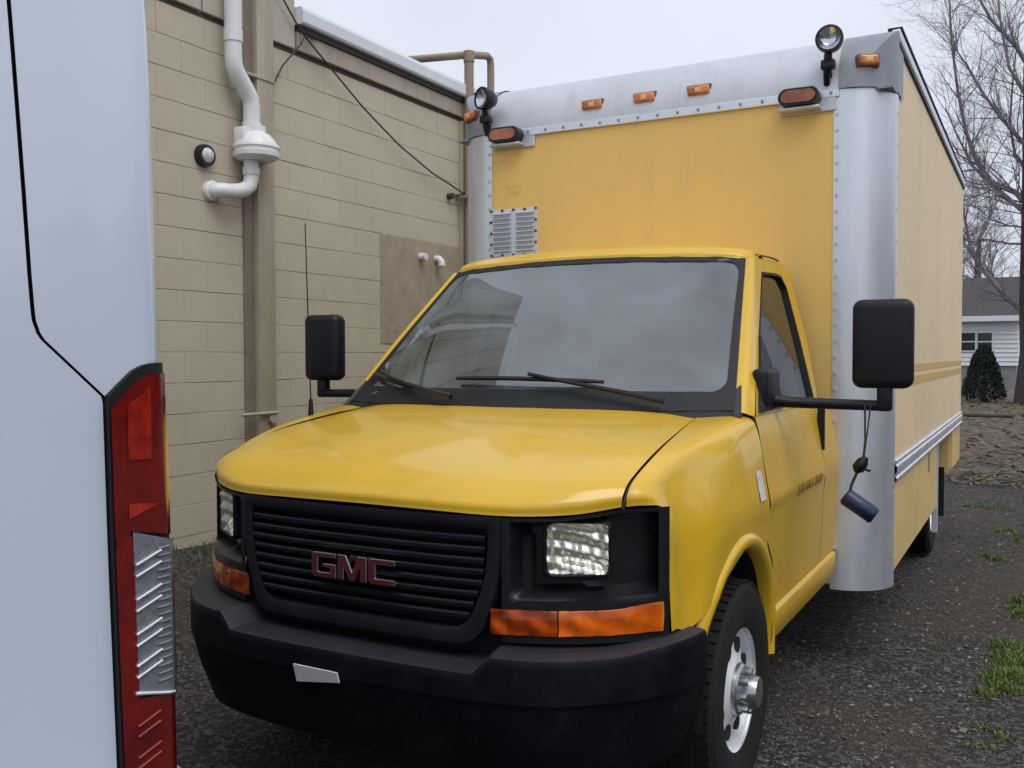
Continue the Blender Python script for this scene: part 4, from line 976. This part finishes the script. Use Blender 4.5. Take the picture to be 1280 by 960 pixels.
MB().grid(lampgrid(lambda z: uin(z) + ins, lambda z: ed(z) - .0, lambda tu: 1.225 - .028 * max(0, (tu - .2)) if tu > .2 else 1.20, lambda tu: zt(tu) - .018, .004)).build('upper_red_lens', RED, tlo, 50)
MB().grid(lampgrid(lambda z: uin(z) + ins, lambda z: uin(z) + .036, lambda tu: .925, lambda tu: 1.215, .004, 4)).build('red_strip', RED, tlo, 50)
MB().grid(lampgrid(lambda z: uin(z) + ins, lambda z: ed(z), lambda tu: .757, lambda tu: .938 - .02 * tu, .004)).build('lower_red_lens', RED, tlo, 50)
MB().grid(lampgrid(lambda z: -.09, lambda z: -.045, lambda tu: 1.345, lambda tu: 1.44 + .03 * tu, .0055, 5, 6)).build('bright_lens_facet', REDL, tlo, 50)
MB().grid(lampgrid(lambda z: -.09, lambda z: -.03, lambda tu: 1.245 + .02 * tu, lambda tu: 1.272 - .006 * tu, .0055, 5, 4)).build('bright_lens_facet', REDL, tlo, 50)
CLEARB = mat('reverse_lamp_reflector', (.25, .26, .28), .42, metal=.25, var=.25, scale=60, bump=.05, bscale=90)
MB().grid(lampgrid(lambda z: uin(z) + .036, lambda z: ed(z), lambda tu: .938 - .022 * tu, lambda tu: 1.222 - .03 * tu, .003)).build('reverse_lamp_reflector', CLEARB, tlo, 50)
RIBM = mat('bright_chrome_rib', (.95, .95, .97), .12, metal=.4)
for zc_ in (1.165, 1.105, 1.045, .99):
    for dz in (0, -.020):
        mb = MB(); pr = [(lambda t_: tl(-.079 + .05 * t_, zc_ + dz + .018 * t_, .0062))(t_) for t_ in np.linspace(0, 1, 5)]
        mb.tube(pr, .0026, 5); mb.build('reflector_rib', RIBM, tlo, 50)
for zc_ in (.885, .83):
    for dz in (0, -.018):
        mb = MB(); pr = [tl(-.078 + .045 * t_, zc_ + dz + .015 * t_, .0056) for t_ in np.linspace(0, 1, 5)]
        mb.tube(pr, .0018, 5); mb.build('red_rib', REDL, tlo, 50)
mb = MB()
for i in range(19):
    zq = .952 + i * .013; mb.tube([tl(-.036 + .03 * t_, zq, .0048) for t_ in np.linspace(0, 1, 4)], .0022, 4)
mb.build('prism_rows', CLEARB, tlo, 50, kind='stuff')
MB().tube([tl(-.081 + .082 * t_, .944 - .022 * t_, .006) for t_ in np.linspace(0, 1, 6)], .003, 5).build('lens_edge', RIBM, tlo, 50)
MB().grid(lampgrid(lambda z: uin(z) + .034, lambda z: ed(z), lambda tu: .936 - .02 * tu, lambda tu: 1.224 - .03 * tu, .010)).build('clear_lens', LENSC, tlo, 50)

# ------------------------------------------------------------------ background: house, shrub, logs, trees
def px2(u, v, y):
    d = Rm @ Vector(((u - 640) / 1197.64, 1, (480 - v) / 1197.64)); t_ = (y - CAM[1]) / d.y
    return Vector(CAM) + d * t_
HY = 45
hs_ = thing('house', 'white clapboard house with brown roof far beyond the lot', 'house', (0, HY + 4, 0))
a_ = px2(1120, 395, HY); b_ = px2(1274, 395, HY); zev = b_.z; zbt = px2(1240, 457, HY).z
xl, xr_ = a_.x - 4, b_.x
MB().box((xl, HY + .05, zbt), (xr_ - .05, HY + 8, zev)).build('wall', HWALL, hs_, 0)
MB().box((xl, HY + .08, -.3), (xr_ - .1, HY + 8, zbt)).build('foundation', HFND, hs_, 0)
z = zbt
while z < zev - .05:
    MB().add([(xl, HY + .05, z + .2), (xr_, HY + .05, z + .2), (xr_, HY - .0, z), (xl, HY - .0, z), (xl, HY + .05, z), (xr_, HY + .05, z)], [(0, 1, 2, 3), (3, 2, 5, 4)]).build('clapboard', HWALL, hs_, 0); z += .2
zrf = px2(1240, 345, HY + 3).z
MB().add([(xl - .3, HY - .4, zev), (xr_ + .3, HY - .4, zev), (xr_ + .3, HY + 4, zrf), (xl - .3, HY + 4, zrf), (xr_ + .3, HY + 8.4, zev), (xl - .3, HY + 8.4, zev)], [(0, 1, 2, 3), (3, 2, 4, 5), (1, 4, 2), (0, 3, 5)]).build('roof', HROOF, hs_, 0)
MB().box((xl - .3, HY - .45, zev - .22), (xr_ + .3, HY - .36, zev + .02)).build('fascia', HWALL, hs_, 0)
for (u0, u1) in ((1190, 1219), (1222, 1240)):
    p0 = px2(u0, 438, HY); p1 = px2(u1, 416, HY)
    wnd = MB().box((p0.x - .06, HY - .03, p0.z - .06), (p1.x + .06, HY + .04, p1.z + .06)).build('window', HWALL, hs_, 0)
    xm_ = (p0.z + p1.z) / 2
    MB().box((p0.x, HY - .04, p0.z), (p1.x, HY - .032, xm_ - .03)).build('pane', HGL, wnd, 0); MB().box((p0.x, HY - .04, xm_ + .03), (p1.x, HY - .032, p1.z)).build('pane', HGL, wnd, 0)

# evergreen shrub
sb = px2(1229, 500, 31); st_ = px2(1229, 432, 31); hgt = st_.z - sb.z
shr = thing('evergreen_shrub', 'dark conical evergreen shrub in front of the white house', 'shrub', (sb.x, 31, float(ground_z(sb.x, 31))))
V = []; Fc = []
for _ in range(7000):
    q = rng.random() ** .8; rad = .62 * (1 - q) ** .62 * (1 - .25 * (q < .05)) + .08; a = rng.uniform(0, 6.28); rr_ = rad * math.sqrt(rng.uniform(.45, 1.05))
    c = np.array([sb.x + rr_ * math.cos(a), 31 + rr_ * math.sin(a), q * (hgt - .05) + .05 + rng.normal() * .03]); s_ = rng.uniform(.03, .075)
    d = rng.standard_normal((3, 3)); d /= np.linalg.norm(d, axis=1)[:, None]; k = len(V); V += [c + d[0] * s_, c + d[1] * s_, c + d[2] * s_ + (0, 0, .05)]; Fc.append((k, k + 1, k + 2))
MB().add(V, Fc).build('foliage', ARB, shr, 0, recalc=False)
MB().tube([(sb.x, 31, -.1), (sb.x, 31, 1)], [.09, .05], 8).build('stem', BARK, shr, 50)

lg1 = px2(1190, 522, 22.5); lg2 = px2(1262, 520, 22.5)
tag(MB().tube([(lg1.x - 1.5, 22.3, .05), (lg1.x, 22.4, .06), ((lg1.x + lg2.x) / 2, 22.5, .06), (lg2.x + .1, 22.6, .05)], [.06, .075, .07, .06], 9).build('fallen_log', LOG, None, 50), 'dark fallen log lying across the far leaf litter', 'log', 'logs on the far ground')
tag(MB().tube([(lg2.x + .25, 22.9, .08), (lg2.x + .7, 22.8, .09), (lg2.x + 2, 22.6, .08)], [.04, .05, .04], 9).build('fallen_log', LOG, None, 50), 'thin fallen branch right of the longer log at frame edge', 'log', 'logs on the far ground')
# dead brush / leaf litter (uncountable)
V = []; Fc = []
for _ in range(15000):
    y = 9 + 24 * rng.random() ** 1.2; x = rng.uniform(-1.5, 5); c = np.array([x, y, float(ground_z(x, y)) + rng.uniform(.0, .06)]); L_ = rng.uniform(.02, .10)
    a = rng.uniform(0, 6.28); d = np.array([math.cos(a), math.sin(a), rng.uniform(-.15, .35)]) * L_; n__ = np.array([-math.sin(a), math.cos(a), rng.uniform(-.5, .9)]) * rng.uniform(.005, .02)
    k = len(V); V += [c - d - n__ * .3, c + n__, c + d, c - n__]; Fc.append((k, k + 1, k + 2, k + 3))
MB().add(V, Fc).build('leaf_litter', BRUSH, None, 0, kind='stuff', recalc=False)['label'] = 'dead leaves and twigs littering the far ground'

# bare trees
def grow(mb, p, d, length, r, depth, spread=.6, lift=.12, n=5):
    pts = [p]; rs = [r]; dd = d.normalized()
    for i in range(n):
        dd = (dd + Vector((rng.normal(), rng.normal(), rng.normal())) * .14 + Vector((0, 0, lift)) * .3).normalized()
        pts.append(pts[-1] + dd * length / n); rs.append(r * (1 - .7 * (i + 1) / n))
    mb.tube(pts, rs, 5 if depth > 2 else (4 if depth == 2 else 3), False)
    if depth <= 0: return
    k = {4: 6, 3: 6, 2: 6, 1: 5}.get(depth, 5)
    for j in range(k):
        i = min(n - 1, 1 + int((n - 1) * (j + rng.random()) / k)); t_ = rng.random()
        q = pts[i] * (1 - t_) + pts[i + 1] * t_; rr_ = rs[i] * .62
        ax = Vector((rng.normal(), rng.normal(), rng.normal())).normalized(); base = (pts[i + 1] - pts[i]).normalized()
        nd = (base + ax * spread * 1.25).normalized()
        grow(mb, q, nd, length * rng.uniform(.42, .68), max(.003, rr_ * .85), depth - 1, spread, lift)
TY = 30
tr = thing('bare_tree', 'large leafless tree with spreading limbs at the right edge', 'tree', tuple(px2(1292, 500, TY)), 'leafless trees beyond the lot')
base = px2(1294, 500, TY); base.z = -.2
mb = MB(); tp_ = [base, px2(1296, 440, TY), px2(1293, 380, TY), px2(1294, 280, TY), px2(1294, 180, TY), px2(1292, 90, TY), px2(1294, 0, TY), px2(1290, -90, TY), px2(1296, -200, TY)]
mb.tube(tp_, [.62, .46, .42, .38, .34, .28, .22, .14, .06], 12); mb.build('trunk', BARK, tr, 60)
limbs = [[(1290, 262), (1270, 240), (1238, 226), (1220, 200), (1206, 160), (1196, 110), (1188, 50), (1184, -10)],
         [(1290, 190), (1272, 172), (1250, 148), (1230, 122), (1212, 92), (1195, 68)],
         [(1285, 270), (1258, 245), (1238, 228), (1215, 205), (1195, 165), (1180, 130)],
         [(1285, 395), (1258, 372), (1232, 342), (1214, 312), (1206, 270), (1200, 235)],
         [(1290, 130), (1276, 110), (1262, 88), (1252, 40), (1246, -30)],
         [(1290, 220), (1268, 190), (1262, 150), (1266, 90), (1274, 20)],
         [(1288, 305), (1262, 304), (1235, 298), (1212, 300), (1195, 292)],
         [(1288, 285), (1262, 283), (1240, 276), (1222, 262), (1206, 258)],
         [(1290, 90), (1270, 60), (1240, 30), (1222, 0), (1210, -40)]]
mb = MB()
for li, lm in enumerate(limbs):
    pts = []
    dep = rng.uniform(-1.2, 1.2)
    for i, (u, v) in enumerate(lm): pts.append(px2(u, v, TY) + Vector((0, dep * i / len(lm), 0)))
    r0 = (.10, .075, .075, .09, .07, .055, .04, .035, .075)[li]; n_ = len(pts)
    mb.tube(pts, [r0 * (1 - .75 * i / (n_ - 1)) for i in range(n_)], 7, False)
    for i in range(1, n_):
        for _ in range(5):
            ax = Vector((rng.normal(), rng.normal() * .8, rng.normal() + .3)); b0 = (pts[i] - pts[i - 1]).normalized()
            q = pts[i - 1].lerp(pts[i], rng.random())
            grow(mb, q, b0 + ax.normalized() * .8, rng.uniform(.9, 2.1), r0 * .33 * (1 - .5 * i / n_), 2, .55, .1, 4)
mb.build('crown', TWIG, tr, 0, recalc=False)
for (u, yb, sc_, lab) in ((1222, 62, 1.0, 'hazy leafless tree standing behind the white house'), (1168, 70, 1.05, 'distant leafless tree mostly hidden behind the truck box')):
    bs = px2(u, 470, yb); bs.z = 0
    t2 = thing('bare_tree', lab, 'tree', tuple(bs), 'leafless trees beyond the lot')
    mb = MB(); tops = [bs, bs + Vector((.1, 0, 3)), bs + Vector((-.1, 0, 6)), bs + Vector((0, 0, 8.5))]; mb.tube(tops, [.3, .25, .2, .12], 8); mb.build('trunk', BARK, t2, 60)
    mb = MB()
    for j in range(15):
        z = rng.uniform(2.5, 8.5); a = rng.uniform(0, 6.28); grow(mb, Vector((bs.x, bs.y, z)), Vector((math.cos(a), math.sin(a) * .6, .8)), rng.uniform(3.2, 5.2) * sc_, .09, 3, .55, .15, 5)
    mb.build('crown', TWIG, t2, 0, recalc=False)

# unseen dark mass added right of the lot to darken reflections and side light
V = []; Fc = []
for _ in range(16000):
    x = rng.uniform(17, 22); y = rng.uniform(-9, 40); z = 6.5 * rng.random() * (.75 + .25 * math.sin(y * .9)); s_ = rng.uniform(.15, .5)
    d = rng.standard_normal((4, 3)); d /= np.linalg.norm(d, axis=1)[:, None]; k = len(V); c = np.array([x, y, z]); V += [c + q * s_ for q in d[:3]]; Fc.append((k, k + 1, k + 2))
MB().add(V, Fc).build('unseen_dark_mass', BARK, None, 0, kind='stuff', recalc=False)['label'] = 'unseen brown mass added on the right to dim reflections and side light'

# dead leaves blown over the near gravel
V = []; Fc = []
for _ in range(700):
    x = rng.uniform(.9, 2.5) if rng.random() < .8 else rng.uniform(-3, -1); y = rng.uniform(.3, 11) if x > 0 else rng.uniform(-1.5, 2.2)
    c = np.array([x, y, float(ground_z(x, y)) + .008]); L_ = rng.uniform(.008, .026); a = rng.uniform(0, 6.28); d = np.array([math.cos(a), math.sin(a), rng.uniform(-.2, .4)]) * L_
    n__ = np.array([-math.sin(a), math.cos(a), rng.uniform(-.3, .6)]) * L_ * rng.uniform(.3, .6); k = len(V); V += [c - d, c + n__, c + d, c - n__]; Fc.append((k, k + 1, k + 2, k + 3))
MB().add(V, Fc).build('scattered_leaves', BRUSH, None, 0, kind='stuff', recalc=False)['label'] = 'small dead leaves scattered over the near gravel'
